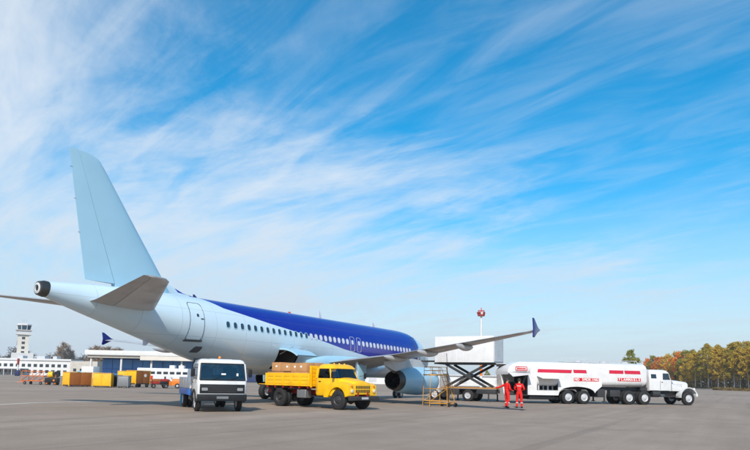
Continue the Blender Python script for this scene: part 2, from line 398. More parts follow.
m_seal = mat('door_seal', (.075, .085, .1), .6)
m_dimwall = mat('hold_liner', (.12, .12, .12), .8)

air = thing('airliner', 'pale blue twin-jet airliner with dark blue upper body and open cargo door', 'airplane')
f_top = hermite([0, .3, 1, 2, 3, 4.2, 5.6, 7, 26, 29, 31.5, 34, 36, 37.25], [3.24, 3.78, 4.28, 4.83, 5.32, 5.68, 5.84, 5.87, 5.87, 5.87, 5.85, 5.77, 5.64, 5.52])
f_bot = hermite([0, .3, 1, 2, 3, 4.2, 5.6, 7, 23.5, 25.5, 28, 30, 32, 34, 36, 37.25], [3.20, 2.74, 2.38, 2.08, 1.92, 1.80, 1.74, 1.73, 1.73, 1.83, 2.28, 2.80, 3.36, 3.92, 4.48, 4.86])
f_hw = hermite([0, .3, 1, 2, 3, 4.2, 5.6, 7, 25, 27, 29, 31, 33, 35, 36.2, 37.25], [.02, .55, 1.0, 1.38, 1.65, 1.84, 1.95, 1.975, 1.975, 1.93, 1.78, 1.52, 1.17, .76, .52, .33])
def fus(x, a, off=0.):
    t, b, h = f_top(x), f_bot(x), f_hw(x); zc = (t + b) / 2; hh = (t - b) / 2
    return Vector((x, (h + off) * math.cos(a), zc + (hh + off) * math.sin(a)))
def skin(x, z, off=0.):             # point of the starboard skin at a height
    t, b, h = f_top(x), f_bot(x), f_hw(x); zc = (t + b) / 2; hh = (t - b) / 2
    return fus(x, math.asin(max(-1, min(1, (z - zc) / hh))), off)
CX0, CX1 = 21.7, 23.7              # cargo opening
NS = 72
xs = [0, .05, .12, .22, .35, .55, .8, 1.1, 1.5, 2, 2.5, 3, 3.6, 4.2, 5, 6, 7, 9, 11, 13, 15, 17, 19, 20.5, CX0, 22.3, 23, CX1, 24.3, 25, 25.8, 26.6, 27.4, 28.2, 29, 29.8, 30.6, 31.4, 32.2, 33, 33.8, 34.6, 35.4, 36.2, 36.8, 37.25]
mb = MB(); rings = [[fus(x, 2 * PI * i / NS) for i in range(NS)] for x in xs]
vs = [p for r_ in rings for p in r_]; fs = []
a0, a1 = NS - 11, NS - 3            # opening: -55 to -15 degrees
for k in range(len(xs) - 1):
    for i in range(NS):
        if CX0 <= xs[k] < CX1 and a0 <= i < a1: continue
        j = (i + 1) % NS; fs.append((k * NS + i, k * NS + j, (k + 1) * NS + j, (k + 1) * NS + i))
fs.append(tuple(range(NS)))
fs.append(tuple((len(xs) - 1) * NS + i for i in range(NS)))
mb.add(vs, fs); body = mb.build('fuselage', m_body, air, smooth=50)
# cargo hold behind the opening: an open box
mb = MB()
aa, ab = 2 * PI * a0 / NS, 2 * PI * a1 / NS
zlo, zhi = fus(22, aa).z, fus(22, ab).z; ylo, yhi = fus(22, aa).y, fus(22, ab).y
fr = [(x, y, z) for x in (CX0, CX1) for (y, z) in ((ylo, zlo), (yhi, zhi), (-1.2, zhi), (-1.2, zlo))]
mb.add(fr, [(0, 1, 2, 3), (4, 5, 6, 7), (0, 3, 7, 4), (1, 2, 6, 5), (2, 3, 7, 6)])
mb.build('cargo_hold', m_dimwall, air, flat=True)
# cargo door swung out and up on its top edge
mb = MB(); hp = fus(22, ab); ring = []
nrm = 0
for off in (0, .09):
    for x in (CX0 + .03, CX1 - .03):
        ring.append([fus(x, aa + (ab - aa) * i / 8, off) for i in range(9)])
v = [p for r_ in ring for p in r_]
def swing(p):
    d = Vector((0, p.y - hp.y, p.z - hp.z)); t = R(108); return Vector((p.x, hp.y + d.y * math.cos(t) - d.z * math.sin(t), hp.z + d.y * math.sin(t) + d.z * math.cos(t)))
v = [swing(p) for p in v]; f = []
for i in range(8):
    f += [(i, i + 1, 10 + i, 9 + i), (18 + i, 19 + i, 28 + i, 27 + i), (i, i + 1, 19 + i, 18 + i), (9 + i, 10 + i, 28 + i, 27 + i)]
f += [(0, 9, 27, 18), (8, 17, 35, 26)]
mb.add(v, f); cdoor = mb.build('cargo_door', m_lblue, air)
mb = MB(); lin_ = [[swing(fus(x, aa + (ab - aa) * (.06 + .88 * i / 8), o_)) for i in range(9)] for o_ in (-.03, .01) for x in (CX0 + .12, CX1 - .12)]
mb.loft([lin_[0] + lin_[2][::-1], lin_[1] + lin_[3][::-1]]); mb.build('door_liner', m_wingd, cdoor)
for x in (CX0 + .25, CX1 - .25):
    mb = MB(); mb.cyl((x, 1.75, 3.0), (x, 2.75, 3.45), .03, 8); mb.build('cargo_door_strut', m_alu, air)

def outline_patch(pts, off, x0, z0, centre=True):
    o = [skin(x0 + dx, z0 + dz, off) for dx, dz in pts]
    return o
def add_panel(name, x0, z0, wd, ht, r, off, m, parent, rows=6):
    # solid panel following the skin, cut in horizontal strips so that it stays curved
    mb = MB(); prof = []
    for k in range(rows + 1):
        dz = -ht / 2 + ht * k / rows; e = max(0, abs(dz) - (ht / 2 - r)); hwid = wd / 2 - r + math.sqrt(max(0, r * r - e * e))
        prof.append((hwid, dz))
    top = [[skin(x0 + q * hwid, z0 + dz, off) for q in (-1, -.33, .33, 1)] for hwid, dz in prof]
    bot = [[skin(x0 + q * hwid, z0 + dz, -.02) for q in (-1, -.33, .33, 1)] for hwid, dz in prof]
    rings = [t + b[::-1] for t, b in zip(top, bot)]
    mb.loft(rings); return mb.build(name, m, parent, smooth=40)
def add_ring(name, x0, z0, wd, ht, r, th, off, m, parent, n=5):
    a = rrect(wd, ht, r, n); b = rrect(wd - 2 * th, ht - 2 * th, max(.01, r - th), n)
    # refine long straight runs
    def ref(p):
        out = []
        for i in range(len(p)):
            q = p[(i + 1) % len(p)]; d = math.dist(p[i], q); k = max(1, int(d / .18))
            k = max(1, round(d / .2)); out += [(p[i][0] + (q[0] - p[i][0]) * s / k, p[i][1] + (q[1] - p[i][1]) * s / k) for s in range(k)]
        return out
    na = []; nb = []
    for i in range(len(a)):
        j = (i + 1) % len(a); k = max(1, round(math.dist(a[i], a[j]) / .2))
        for s in range(k):
            na.append((a[i][0] + (a[j][0] - a[i][0]) * s / k, a[i][1] + (a[j][1] - a[i][1]) * s / k))
            nb.append((b[i][0] + (b[j][0] - b[i][0]) * s / k, b[i][1] + (b[j][1] - b[i][1]) * s / k))
    O = [skin(x0 + x, z0 + z, off) for x, z in na]; I = [skin(x0 + x, z0 + z, off) for x, z in nb]
    O2 = [skin(x0 + x, z0 + z, -.01) for x, z in na]; I2 = [skin(x0 + x, z0 + z, -.01) for x, z in nb]
    mb = MB(); mb.loft([O2, O, I, I2], False, False); return mb.build(name, m, parent, smooth=60)
def win_z(x): return 4.31 + (x - 22) * .016
x = 28.0; k = 0
exits = (15.62, 14.74)
while x > 6.3:
    if not any(abs(x - e) < .42 for e in exits):
        z = win_z(x)
        wo_ = add_panel('window', x, z, .25, .34, .11, .010, m_pane if x > 20.6 else m_shade, air, rows=8)
        add_ring('window_frame', x, z, .31, .40, .14, .035, .014, m_lgrey if x < 20.6 else m_lblue, wo_)
    x -= .533
for e in exits:
    z = win_z(e)
    d = add_panel('overwing_exit', e, z - .12, .52, 1.02, .12, .006, m_body, air)
    add_ring('seal', e, z - .12, .55, 1.05, .13, .024, .011, m_lgrey, d)
    add_panel('pane', e, z, .25, .34, .11, .012, m_shade, d, rows=8)
d = add_panel('cabin_door', 30.02, 4.40, .86, 1.95, .14, .012, m_body, air, rows=12)
add_ring('door_outline', 30.02, 4.40, .89, 1.98, .15, .026, .016, m_seal, d)
add_panel('door_sill', 30.02, 3.43, 1.0, .10, .03, .05, m_seal, d, rows=3)
add_panel('door_window', 29.98, 4.72, .14, .18, .06, .018, m_pane, d, rows=6)
add_panel('door_handle', 29.72, 4.55, .2, .07, .03, .022, m_seal, d, rows=3)
add_panel('outflow_valve', 29.45, 2.98, .42, .3, .04, .02, m_seal, air, rows=4)
d = add_panel('cabin_door', 5.02, 4.36, .86, 1.9, .14, .012, m_body, air, rows=10)
add_ring('door_outline', 5.02, 4.36, .90, 1.94, .15, .034, .016, m_seal, d)
# cockpit side glazing
for (xa, xb, za, zb, zc_, zd) in ((2.05, 2.75, 4.2, 4.22, 4.78, 4.86), (2.82, 3.5, 4.22, 4.24, 4.92, 5.0), (1.45, 1.98, 4.15, 4.18, 4.52, 4.68)):
    mb = MB(); o = [skin(xa, za, .012), skin(xb, zb, .012), skin(xb, zd, .012), skin(xa, zc_, .012)]; i = [skin(xa, za, -.02), skin(xb, zb, -.02), skin(xb, zd, -.02), skin(xa, zc_, -.02)]
    mb.hexa(i + o); mb.build('cockpit_window', m_glass, air)
# belly fairing
mb = MB(); rings = []
for x, s in ((10.6, .02), (11.2, .45), (12.2, .8), (13.5, 1), (17.5, 1), (19, .85), (20, .5), (20.7, .02)):
    rings.append([(x, 2.12 * (.86 + .14 * s) * math.copysign(abs(math.cos(t)) ** .8, math.cos(t)), 2.55 + (.35 + .72 * s) * math.copysign(abs(math.sin(t)) ** .8, math.sin(t))) for t in [2 * PI * i / 40 for i in range(40)]])
mb.loft(rings); mb.build('belly_fairing', m_lblue, air, smooth=60)
# tail cone exhaust
mb = MB(); zc = (5.52 + 4.86) / 2
mb.lathe([(37.1, .345), (37.27, .36), (37.5, .30), (37.52, .25), (37.3, .22), (37.1, .2)], (0, 0, zc), 'x', 32, False, True)
mb.build('exhaust_ring', m_titan, air, smooth=50)
mb = MB(); mb.lathe([(37.53, .24), (37.56, .15), (37.50, .13)], (0, 0, zc), 'x', 24, False, False); mb.build('exhaust_lip', m_lgrey, air)
mb = MB(); mb.lathe([(37.505, .14), (37.2, .1)], (0, 0, zc), 'x', 20, True, True); mb.build('exhaust_duct', m_black, air)

def naca(n=14, t=.12):
    X = [.5 * (1 - math.cos(PI * i / n)) for i in range(n + 1)]
    y = lambda x: 5 * t * (.2969 * math.sqrt(x) - .126 * x - .3516 * x * x + .2843 * x ** 3 - .1036 * x ** 4)
    return [(x, y(x)) for x in X[::-1]] + [(x, -y(x)) for x in X[1:-1]]
def foil(le, te, t, side=(0, 0, 1), c0=0., c1=1.):
    # ring between two chord fractions, thickness along side
    le = Vector(le); te = Vector(te); ch = (te - le); s = Vector(side) * ch.length; out = []
    for x, y in naca(16, t):
        x = c0 + (c1 - c0) * x if False else x
        out.append(le + ch * x + s * y)
    return out
def cutfoil(le, te, t, side, c0, c1, n=8):
    le = Vector(le); te = Vector(te); ch = te - le; s = Vector(side) * ch.length
    y = lambda x: 5 * t * (.2969 * math.sqrt(max(0, x)) - .126 * x - .3516 * x * x + .2843 * x ** 3 - .1036 * x ** 4) + .0006
    X = [c0 + (c1 - c0) * (.5 * (1 - math.cos(PI * i / n)) if c0 == 0 else i / n) for i in range(n + 1)]
    return [le + ch * x + s * y(x) for x in X] + [le + ch * x - s * y(x) for x in X[::-1]]
# fin and rudder
SY = (0, 1, 0)
fz = [(5.35, 30.0, 35.30), (5.9, 30.48, 35.36), (8.8, 32.80, 35.96), (11.3, 34.76, 36.46), (11.62, 35.05, 36.53), (11.76, 35.45, 36.56)]
mb = MB(); mb.loft([cutfoil((l, 0, z), (t, 0, z), .10, SY, 0, .70) for z, l, t in fz]); mb.build('tail_fin', m_lblue, air, smooth=40)
mb = MB(); mb.loft([cutfoil((l, 0, z), (t, 0, z), .10, SY, .706, 1) for z, l, t in fz[1:]]); mb.build('rudder', m_lblue, air, smooth=40)
mb = MB()
mb.loft([[(28.0, 0, 5.8), (28.0, .02, 5.78), (28.0, 0, 5.7), (28.0, -.02, 5.78)], [(29.6, 0, 6.0), (29.6, .1, 5.7), (29.6, 0, 5.6), (29.6, -.1, 5.7)], [(30.6, 0, 6.34), (30.6, .2, 5.65), (30.6, 0, 5.5), (30.6, -.2, 5.65)], [(31.6, 0, 7.0), (31.6, .16, 5.7), (31.6, 0, 5.5), (31.6, -.16, 5.7)]])
mb.build('dorsal_fillet', m_body, air, smooth=60)
for z in (8.0, 9.5, 10.9):
    mb = MB(); mb.cyl((35.3 + (z - 5.9) * .204, 0, z), (35.44 + (z - 5.9) * .204, 0, z + .01), .01, 6); mb.build('static_wick', m_dark, air)
# stabilisers with elevators
for s in (1, -1):
    st = [((32.0, s * .5, 4.72), (35.45, s * .4, 4.82)), ((32.45, s * 1.3, 4.80), (35.55, s * 1.2, 4.90)), ((35.55, s * 5.9, 5.36), (36.95, s * 5.9, 5.36)), ((35.9, s * 6.15, 5.40), (37.02, s * 6.15, 5.38)), ((36.35, s * 6.22, 5.41), (37.05, s * 6.22, 5.39))]
    mb = MB(); mb.loft([cutfoil(a, b, .10, (0, 0, 1), 0, .68) for a, b in st]); o = mb.build('horizontal_stabilizer', m_wing, air, smooth=40)
    mb = MB(); mb.loft([cutfoil(a, b, .10, (0, 0, 1), .69, 1) for a, b in st]); mb.build('elevator', m_wingd, air, smooth=40)
# wings
def wsec(y, s=1):
    yy = abs(y)
    le = np.interp(yy, [0, 1.9, 6.4, 16.6, 16.95], [11.0, 12.3, 14.85, 20.75, 21.2]); te = np.interp(yy, [0, 1.9, 6.4, 16.95], [18.7, 18.65, 18.6, 22.2])
    z = np.interp(yy, [0, 1.9, 16.95], [2.55, 2.7, 4.26]); t = np.interp(yy, [0, 6.4, 17], [.14, .115, .10])
    return (Vector((le, s * yy, z + .05)), Vector((te, s * yy, z - .06)), t)
for s in (1, -1):
    wy = [0, 1.9, 3.2, 4.8, 6.4, 8, 10, 12, 14, 16, 16.6, 16.95]
    mb = MB(); mb.loft([cutfoil(*wsec(y, s)[:2], wsec(y, s)[2], (0, 0, 1), 0, .72, 10) for y in wy]); mb.build('wing', m_wing, air, smooth=40)
    for (ya, yb, nm) in ((1.9, 6.38, 'flap'), (6.42, 12.9, 'flap'), (12.95, 16.3, 'aileron')):
        q = [ya, ya + (yb - ya) / 2, yb]
        mb = MB(); mb.loft([cutfoil(*wsec(y, s)[:2], wsec(y, s)[2], (0, 0, 1), .726, 1, 5) for y in q]); mb.build(nm, m_wingd, air, smooth=40)
    mb = MB(); mb.loft([cutfoil(*wsec(y, s)[:2], wsec(y, s)[2], (0, 0, 1), .726, 1, 5) for y in (16.32, 16.95)]); mb.build('wing_tip', m_wing, air, smooth=40)
    # spoiler seams as thin proud strips are skipped by scale; slat line:
    mb = MB(); mb.loft([[p + Vector((-.012, 0, 0)) for p in cutfoil(wsec(y, s)[0] + Vector((-.015, 0, 0)), wsec(y, s)[1], wsec(y, s)[2] * 1.05, (0, 0, 1), 0, .10, 6)] for y in (6.6, 9, 12, 16)]); mb.build('slat', m_alu, air, smooth=40)
    for y, ln in ((6.9, 3.4), (9.6, 3.0), (12.4, 2.6)):
        le, te, t = wsec(y, s); x0 = te.x - ln * .72; z0 = le.z + (te.z - le.z) * .6 - .16; rings = []
        for k in range(11):
            u = k / 10; r_ = (4 * u * (1 - u)) ** .6 if 0 < u < 1 else .02
            rings.append([(x0 + ln * u, s * y + .15 * r_ * math.cos(a), z0 - .02 - .16 * u * 0 + .19 * r_ * math.sin(a) - .1 * math.sin(PI * u)) for a in [2 * PI * i / 14 for i in range(14)]])
        mb = MB(); mb.loft(rings); mb.build('flap_track_fairing', m_wing, air, smooth=60)
    zt = 4.26; yt = s * 16.98
    poly = [(21.2, zt + .02), (21.65, zt + .14), (22.3, zt + .54), (22.46, zt + .56), (22.36, zt + .05), (22.44, zt - .40), (22.3, zt - .42), (21.75, zt - .14)]
    mb = MB(); mb.prism(poly, 'xz', yt - .035, yt + .035); mb.build('wingtip_fence', m_navy, air, bevel=.02)
    # engine
    ey, ez = s * 5.75, 1.56; ER = .86; er = lambda pr: [(a + .3, q * ER) for a, q in pr]
    mb = MB(); mb.lathe(er([(11.5, .80), (11.0, .84), (10.72, .90), (10.62, .97), (10.66, 1.03), (10.9, 1.10), (11.6, 1.17), (12.6, 1.19), (13.9, 1.12), (14.9, .99), (15.6, .86), (15.58, .80), (14.9, .80)]), (0, ey, ez), 'x', 48)
    nac = mb.build('engine_nacelle', m_lblue, air, smooth=50)
    mb = MB(); mb.lathe(er([(10.63, .955), (10.605, .99), (10.65, 1.042), (10.78, 1.083)]), (0, ey, ez), 'x', 48); mb.build('intake_lip', m_alu, nac, smooth=60)
    mb = MB(); mb.lathe(er([(15.3, .86), (15.6, .835), (16.15, .72), (16.17, .68), (15.7, .70), (14.6, .75)]), (0, ey, ez), 'x', 48); mb.build('exhaust_nozzle', m_titan, nac, smooth=50)
    mb = MB(); mb.lathe(er([(14.5, .78), (14.5, .30), (15.0, .30), (15.7, .22), (16.2, .03)]), (0, ey, ez), 'x', 32, False, True); mb.build('exhaust_cone', m_black, nac, smooth=50)
    mb = MB(); mb.lathe(er([(11.5, .82), (11.52, .05)]), (0, ey, ez), 'x', 32, True, True); mb.build('fan_disc', m_titan, nac)
    mb = MB()
    mb.loft([[(x, ey - wd, za), (x, ey + wd, za), (x, ey + wd * .8, zb), (x, ey - wd * .8, zb)] for x, wd, za, zb in ((11.6, .05, 2.45, 2.6), (12.6, .2, 2.3, 3.05), (14.2, .24, 2.2, 3.12), (16.0, .22, 2.05, 2.95), (17.6, .05, 2.55, 2.8))])
    mb.build('pylon', m_wing, air, smooth=40)  # grey instead of pale blue: the shade under the wing is put into the colour
    mb = MB(); mb.prism([(11.4, ez + .45), (12.3, ez + .6), (12.3, ez + .75), (11.5, ez + .55)], 'xz', ey + s * .9, ey + s * 1.0); mb.build('nacelle_strake', m_lblue, nac)
    # main gear
    gx, gy = 17.71, s * 3.8
    mb = MB(); mb.cyl((gx, gy, .5), (gx, gy - s * .05, 1.5), .10, 16); mb.cyl((gx, gy - s * .05, 1.4), (gx - .1, gy - s * .15, 2.75), .16, 16); mb.bar((gx, gy - s * .1, 1.6), (gx - .2, gy - s * 1.7, 2.4), .12)
    mb.cyl((gx, gy - .62, .57), (gx, gy + .62, .57), .08, 12); mb.bar((gx + .14, gy, .9), (gx + .34, gy, 1.2), .07); mb.bar((gx + .34, gy, 1.2), (gx + .15, gy, 1.5), .07)
    leg = mb.build('main_landing_gear', m_alu, air)
    for q in (-.46, .46):
        mb = MB(); mb.lathe([(-.20, .30), (-.21, .44), (-.18, .53), (-.10, .575), (.10, .575), (.18, .53), (.21, .44), (.20, .30)], (gx, gy + q, .575), 'y', 36); t_ = mb.build('tyre', m_rubber, leg, smooth=50)
        mb = MB(); mb.lathe([(-.2, .31), (-.14, .28), (-.1, .1), (.1, .1), (.14, .28), (.2, .31)], (gx, gy + q, .575), 'y', 24, False, False); mb.lathe([(-.12, .28), (-.1, .02)], (gx, gy + q, .575), 'y', 24); mb.lathe([(.12, .28), (.1, .02)], (gx, gy + q, .575), 'y', 24); mb.build('wheel_hub', m_lgrey, leg)
    mb = MB(); mb.prism([(gx - .55, 2.55), (gx + .55, 2.55), (gx + .42, 1.25), (gx - .35, 1.25)], 'xz', gy + s * .28, gy + s * .33); mb.build('gear_door', m_lblue, air, bevel=.02)
gx = 5.07
mb = MB(); mb.cyl((gx, 0, .38), (gx - .05, 0, 1.9), .08, 14); mb.cyl((gx, 0, 1.0), (gx, 0, 1.9), .12, 14); mb.cyl((gx, -.34, .385), (gx, .34, .385), .05, 10); mb.bar((gx, 0, 1.3), (gx - 1.0, 0, 1.95), .08)
leg = mb.build('nose_landing_gear', m_alu, air)
for q in (-.25, .25):
    mb = MB(); mb.lathe([(-.11, .2), (-.12, .3), (-.07, .375), (.07, .375), (.12, .3), (.11, .2)], (gx, q, .38), 'y', 28); mb.build('tyre', m_rubber, leg, smooth=50)
    mb = MB(); mb.lathe([(-.1, .21), (-.06, .02)], (gx, q, .38), 'y', 20); mb.lathe([(.1, .21), (.06, .02)], (gx, q, .38), 'y', 20); mb.build('wheel_hub', m_lgrey, leg)
for s in (1, -1):
    mb = MB(); mb.prism([(gx - .3, 1.9), (gx + .9, 1.9), (gx + .8, 1.1), (gx - .2, 1.1)], 'xz', s * .42, s * .45); mb.build('gear_door', m_lblue, air)
# antennas and lights on the spine and belly
for (x, h, lx) in ((28.75, .2, .2), (17.0, .55, .22), (9.5, .4, .3)):
    mb = MB(); z = f_top(x) - .02; mb.prism([(x - lx, z), (x + lx * .7, z), (x + lx * .75, z + h), (x + lx * .35, z + h)], 'xz', -.018, .018); mb.build('antenna', m_shade if x < 25 else m_navy, air)
for x in (31.8, 26.3):
    mb = MB(); z = f_bot(x) + .03; mb.prism([(x - .25, z), (x + .2, z + .1), (x + .2, z - .28), (x + .02, z - .28)], 'xz', -.018, .018); mb.build('antenna', m_shade, air)
mb = MB(); mb.lathe([(0, .11), (.06, .1), (.12, .05), (.13, .005)], (20.5, 0, 5.86), 'z', 16); mb.build('beacon', m_redlens, air)

# ------------------------------------------------------------------ vehicle parts
def wheel(parent, x, y, r, wd, side, rim=.55, hubm=None, rear=False, name='wheel'):
    # side +1: outer face towards +y
    w_ = thing_part(name, parent, (x, y, r))
    mb = MB(); mb.lathe([(-wd / 2, r * rim), (-wd / 2 - .01, r * .8), (-wd / 2 + .02, r * .95), (-wd / 2 + .06, r), (wd / 2 - .06, r), (wd / 2 - .02, r * .95), (wd / 2 + .01, r * .8), (wd / 2, r * rim)], (0, 0, 0), 'y', 36)
    for k in range(24):      # tread blocks
        a = 2 * PI * k / 24
        c = Vector((math.cos(a) * r, 0, math.sin(a) * r)); mb.bar(c * .985 + Vector((0, -wd / 2 + .03, 0)), c * .985 + Vector((0, wd / 2 - .03, 0)), r * .12, r * .05, up=c.normalized())
    mb.build('tyre', m_rubber, w_, smooth=45)
    mb = MB(); o = side * wd / 2
    if rear: prof = [(o * .98, r * (rim + .01)), (o * .75, r * (rim - .04)), (o * .1, r * .42), (o * .1, r * .22), (o * .7, r * .18), (o * .7, .01)]
    else: prof = [(o * .98, r * (rim + .01)), (o * .8, r * (rim - .03)), (o * .62, r * .42), (o * 1.0, r * .26), (o * 1.05, r * .18), (o * 1.3, r * .15), (o * 1.3, .01)]
    mb.lathe(prof, (0, 0, 0), 'y', 28)
    for k in range(8):
        a = 2 * PI * k / 8; rr = r * .33; oo = o * (.2 if rear else .85)
        mb.cyl((math.cos(a) * rr, oo, math.sin(a) * rr), (math.cos(a) * rr, oo + side * .05, math.sin(a) * rr), r * .03, 6)
    mb.lathe([(-o * .9, r * rim), (-o * .5, r * .1), (-o * .5, .01)], (0, 0, 0), 'y', 20)
    mb.build('rim', hubm or m_grey, w_, smooth=40)
    return w_
def thing_part(name, parent, loc):
    # a part that groups its own sub-parts: a tiny axle stub mesh stands as its root
    mb = MB(); mb.cyl((0, -.05, 0), (0, .05, 0), .05, 8); o = mb.build(name, m_dark, parent); o.location = loc; return o

# ------------------------------------------------------------------ white flatbed service truck
HW = R(55.6)
wt = thing('flatbed_truck', 'small white cab-over flatbed truck with black grille and orange roof beacon', 'truck', (31.65, 5.0, 0), HW)
def cab_ring(z, xf, xr, hw, r=.12, n=4):
    return [((xf + xr) / 2 + p[0], p[1], z) for p in rrect(xf - xr, 2 * hw, r, n)]
mb = MB(); mb.loft([cab_ring(.52, .90, -.72, 1.02), cab_ring(.62, .95, -.75, 1.06), cab_ring(1.34, .94, -.75, 1.10), cab_ring(1.42, .905, -.75, 1.10)])
cab = mb.build('cab', m_white, wt, smooth=38)
mb = MB(); mb.loft([cab_ring(2.15, .70, -.74, 1.05, .13), cab_ring(2.19, .70, -.74, 1.05, .13), cab_ring(2.31, .62, -.72, 1.0, .14), cab_ring(2.37, .48, -.66, .88, .14)]); mb.build('cab_roof', m_white, cab, smooth=38)
for s_ in (1, -1):
    mb = MB(); mb.bar((.845, s_ * 1.045, 1.41), (.655, s_ * .995, 2.16), .10, .11); mb.build('windscreen_pillar', m_white, cab, bevel=.02)
    mb = MB(); mb.bar((-.66, s_ * 1.06, 1.41), (-.66, s_ * 1.01, 2.16), .09, .17); mb.build('rear_pillar', m_white, cab, bevel=.02)
    mb = MB(); mb.box(-.45, -.1, s_ * .25, s_ * .8, 1.42, 1.98); st2 = mb.build('seat_back', m_seatf, cab, bevel=.08, seg=3); mb = MB(); mb.box(-.40, -.22, s_ * .42, s_ * .64, 1.98, 2.10); mb.build('headrest', m_seatf, st2, bevel=.04)
mb = MB(); mb.box(-.745, -.70, -1.0, 1.0, 1.42, 1.66); mb.build('rear_panel', m_trim, cab)
mb = MB(); mb.box(-.728, -.72, -.95, .95, 1.66, 2.15); mb.build('rear_window', m_cabglass, cab)
mb = MB(); mb.box(.42, .80, -.98, .98, 1.42, 1.52); mb.build('dashboard', m_trim, cab, bevel=.04)
mb = MB(); mb.lathe([(-.015, .19), (0, .205), (.015, .19), (0, .175), (-.015, .19)], (0, 0, 0), 'z', 24); o = mb.build('steering_wheel', m_black, cab); o.location = (.36, .5, 1.62); o.rotation_euler = (0, R(-28), 0)
mb = MB(); mb.box(.60, .64, -.16, .16, 2.02, 2.10); mb.build('inner_mirror', m_trim, cab, bevel=.01)
def slope_x(z): return .90 + (.70 - .90) * (z - 1.44) / .70
def front_quad(parent, name, m, z0, z1, w0, w1, t0, t1, r=.08, bev=.02):
    # panel lying on the raked windscreen plane
    mb = MB(); P = []
    for t in (t0, t1):
        P.append([(slope_x(z0) + t, -w0, z0), (slope_x(z0) + t, w0, z0), (slope_x(z1) + t, w1, z1), (slope_x(z1) + t, -w1, z1)])
    mb.loft(P); return mb.build(name, m, parent, bevel=bev)
for (ya, za, yb, zb) in ((-1.0, 1.43, 1.0, 1.43), (-.95, 2.165, .95, 2.165), (-1.0, 1.43, -.95, 2.165), (1.0, 1.43, .95, 2.165)):
    mb = MB(); mb.bar((slope_x(za) + .012, ya, za), (slope_x(zb) + .012, yb, zb), .045, .04); mb.build('windscreen_seal', m_black, cab)
ws = front_quad(wt, 'windscreen', m_cabglass, 1.44, 2.155, .99, .94, .004, .010, bev=0)
mb = MB(); mb.box(.80, .812, -.06, .14, 1.66, 1.73); o = mb.build('sticker', m_paper, ws); o.location.x = .055
mb = MB(); mb.box(.77, .785, .62, .70, 1.62, 1.74); o = mb.build('sticker', m_paper, ws); o.location.x = .085
for y in (-.45, .35):
    mb = MB(); mb.bar((.945, y, 1.46), (.905, y + .36, 1.56), .02, .02); mb.build('wiper', m_black, wt)
mb = MB(); mb.box(.93, .975, -.99, .99, .84, 1.24); gr = mb.build('grille_panel', m_black, wt, bevel=.015)
for k in range(6):
    mb = MB(); z = .89 + k * .055; mb.box(.97, .985, -.62, .62, z, z + .022); mb.build('grille_slat', m_dark, gr)
for y in (-.78, .78):
    mb = MB(); mb.prism(rrect(.26, .13, .03), 'yz', .0, .02); o = mb.build('headlight', m_lamp, wt); o.location = (.968, y, 1.02)
mb = MB(); mb.loft([[(x, -1.09, .50), (x, 1.09, .50), (x, 1.09, .80), (x, -1.09, .80)] for x in (.82, 1.06)]); mb.build('front_bumper', m_black, wt, bevel=.04)
mb = MB(); mb.box(1.06, 1.068, -.26, .26, .60, .71); mb.build('number_plate', m_grey, wt)
for s in (1, -1):
    # door with window, arch, mirror
    mb = MB(); mb.hexa([(-.58, s * 1.075, 1.42), (.78, s * 1.075, 1.42), (.78, s * 1.083, 1.42), (-.58, s * 1.083, 1.42), (-.58, s * 1.02, 2.15), (.60, s * 1.02, 2.15), (.60, s * 1.028, 2.15), (-.58, s * 1.028, 2.15)]); mb.build('side_window', m_cabglass, wt)
    mb = MB(); mb.box(-.64, -.625, s * 1.085, s * 1.106, .8, 1.4); mb.build('door_seam', m_seal, wt)
    mb = MB(); mb.box(-.5, -.34, s * 1.09, s * 1.115, 1.28, 1.33); mb.build('door_handle', m_black, wt)
    mb = MB(); pts = [(.46 * math.cos(a), .43 + .5 * math.sin(a)) for a in [PI * i / 14 for i in range(15)]]; pin = [(.54 * math.cos(a), .43 + .58 * math.sin(a)) for a in [PI * i / 14 for i in range(15)]]
    mb.loft([[(p[0], s * 1.04, p[1]) for p in pts], [(p[0], s * 1.125, p[1]) for p in pts], [(p[0], s * 1.125, p[1]) for p in pin], [(p[0], s * 1.04, p[1]) for p in pin]], False, False, closed=False); mb.build('wheel_arch', m_black, wt)
    mb = MB(); mb.cyl((.62, s * 1.02, 1.95), (.72, s * 1.28, 1.97), .014, 6); mb.cyl((.72, s * 1.28, 1.97), (.72, s * 1.28, 1.55), .014, 6); mb.cyl((.62, s * 1.06, 1.52), (.72, s * 1.28, 1.55), .014, 6); arm = mb.build('mirror_arm', m_black, wt)
    mb = MB(); mb.box(.66, .73, s * 1.19, s * 1.37, 1.58, 1.93); mb.build('mirror', m_black, arm, bevel=.025)
    wheel(wt, 0, s * .93, .42, .22, s, .6, m_lgrey)
    for q in (.96, .70): wheel(wt, -3.9, s * q, .42, .21, s, .58, m_lgrey, rear=True)
mb = MB(); mb.lathe([(2.36, .075), (2.39, .085), (2.41, .06)], (-.05, 0, 0), 'z', 20); bb = mb.build('beacon_base', m_black, wt)
mb = MB(); mb.lathe([(2.405, .06), (2.48, .058), (2.52, .035), (2.525, .005)], (-.05, 0, 0), 'z', 20); mb.build('beacon_lens', m_amber, bb)
mb = MB(); mb.box(-.55, .3, -.5, .5, 2.36, 2.385); mb.build('roof_vent', m_white, wt, bevel=.012)
for y in (-.42, .42):
    mb = MB(); mb.box(-5.0, .7, y - .05, y + .05, .55, .72); mb.build('chassis_rail', m_dark, wt)
mb = MB(); mb.box(-5.2, -.98, -1.1, 1.1, .92, 1.0); mb.build('bed_floor', m_dark, wt)
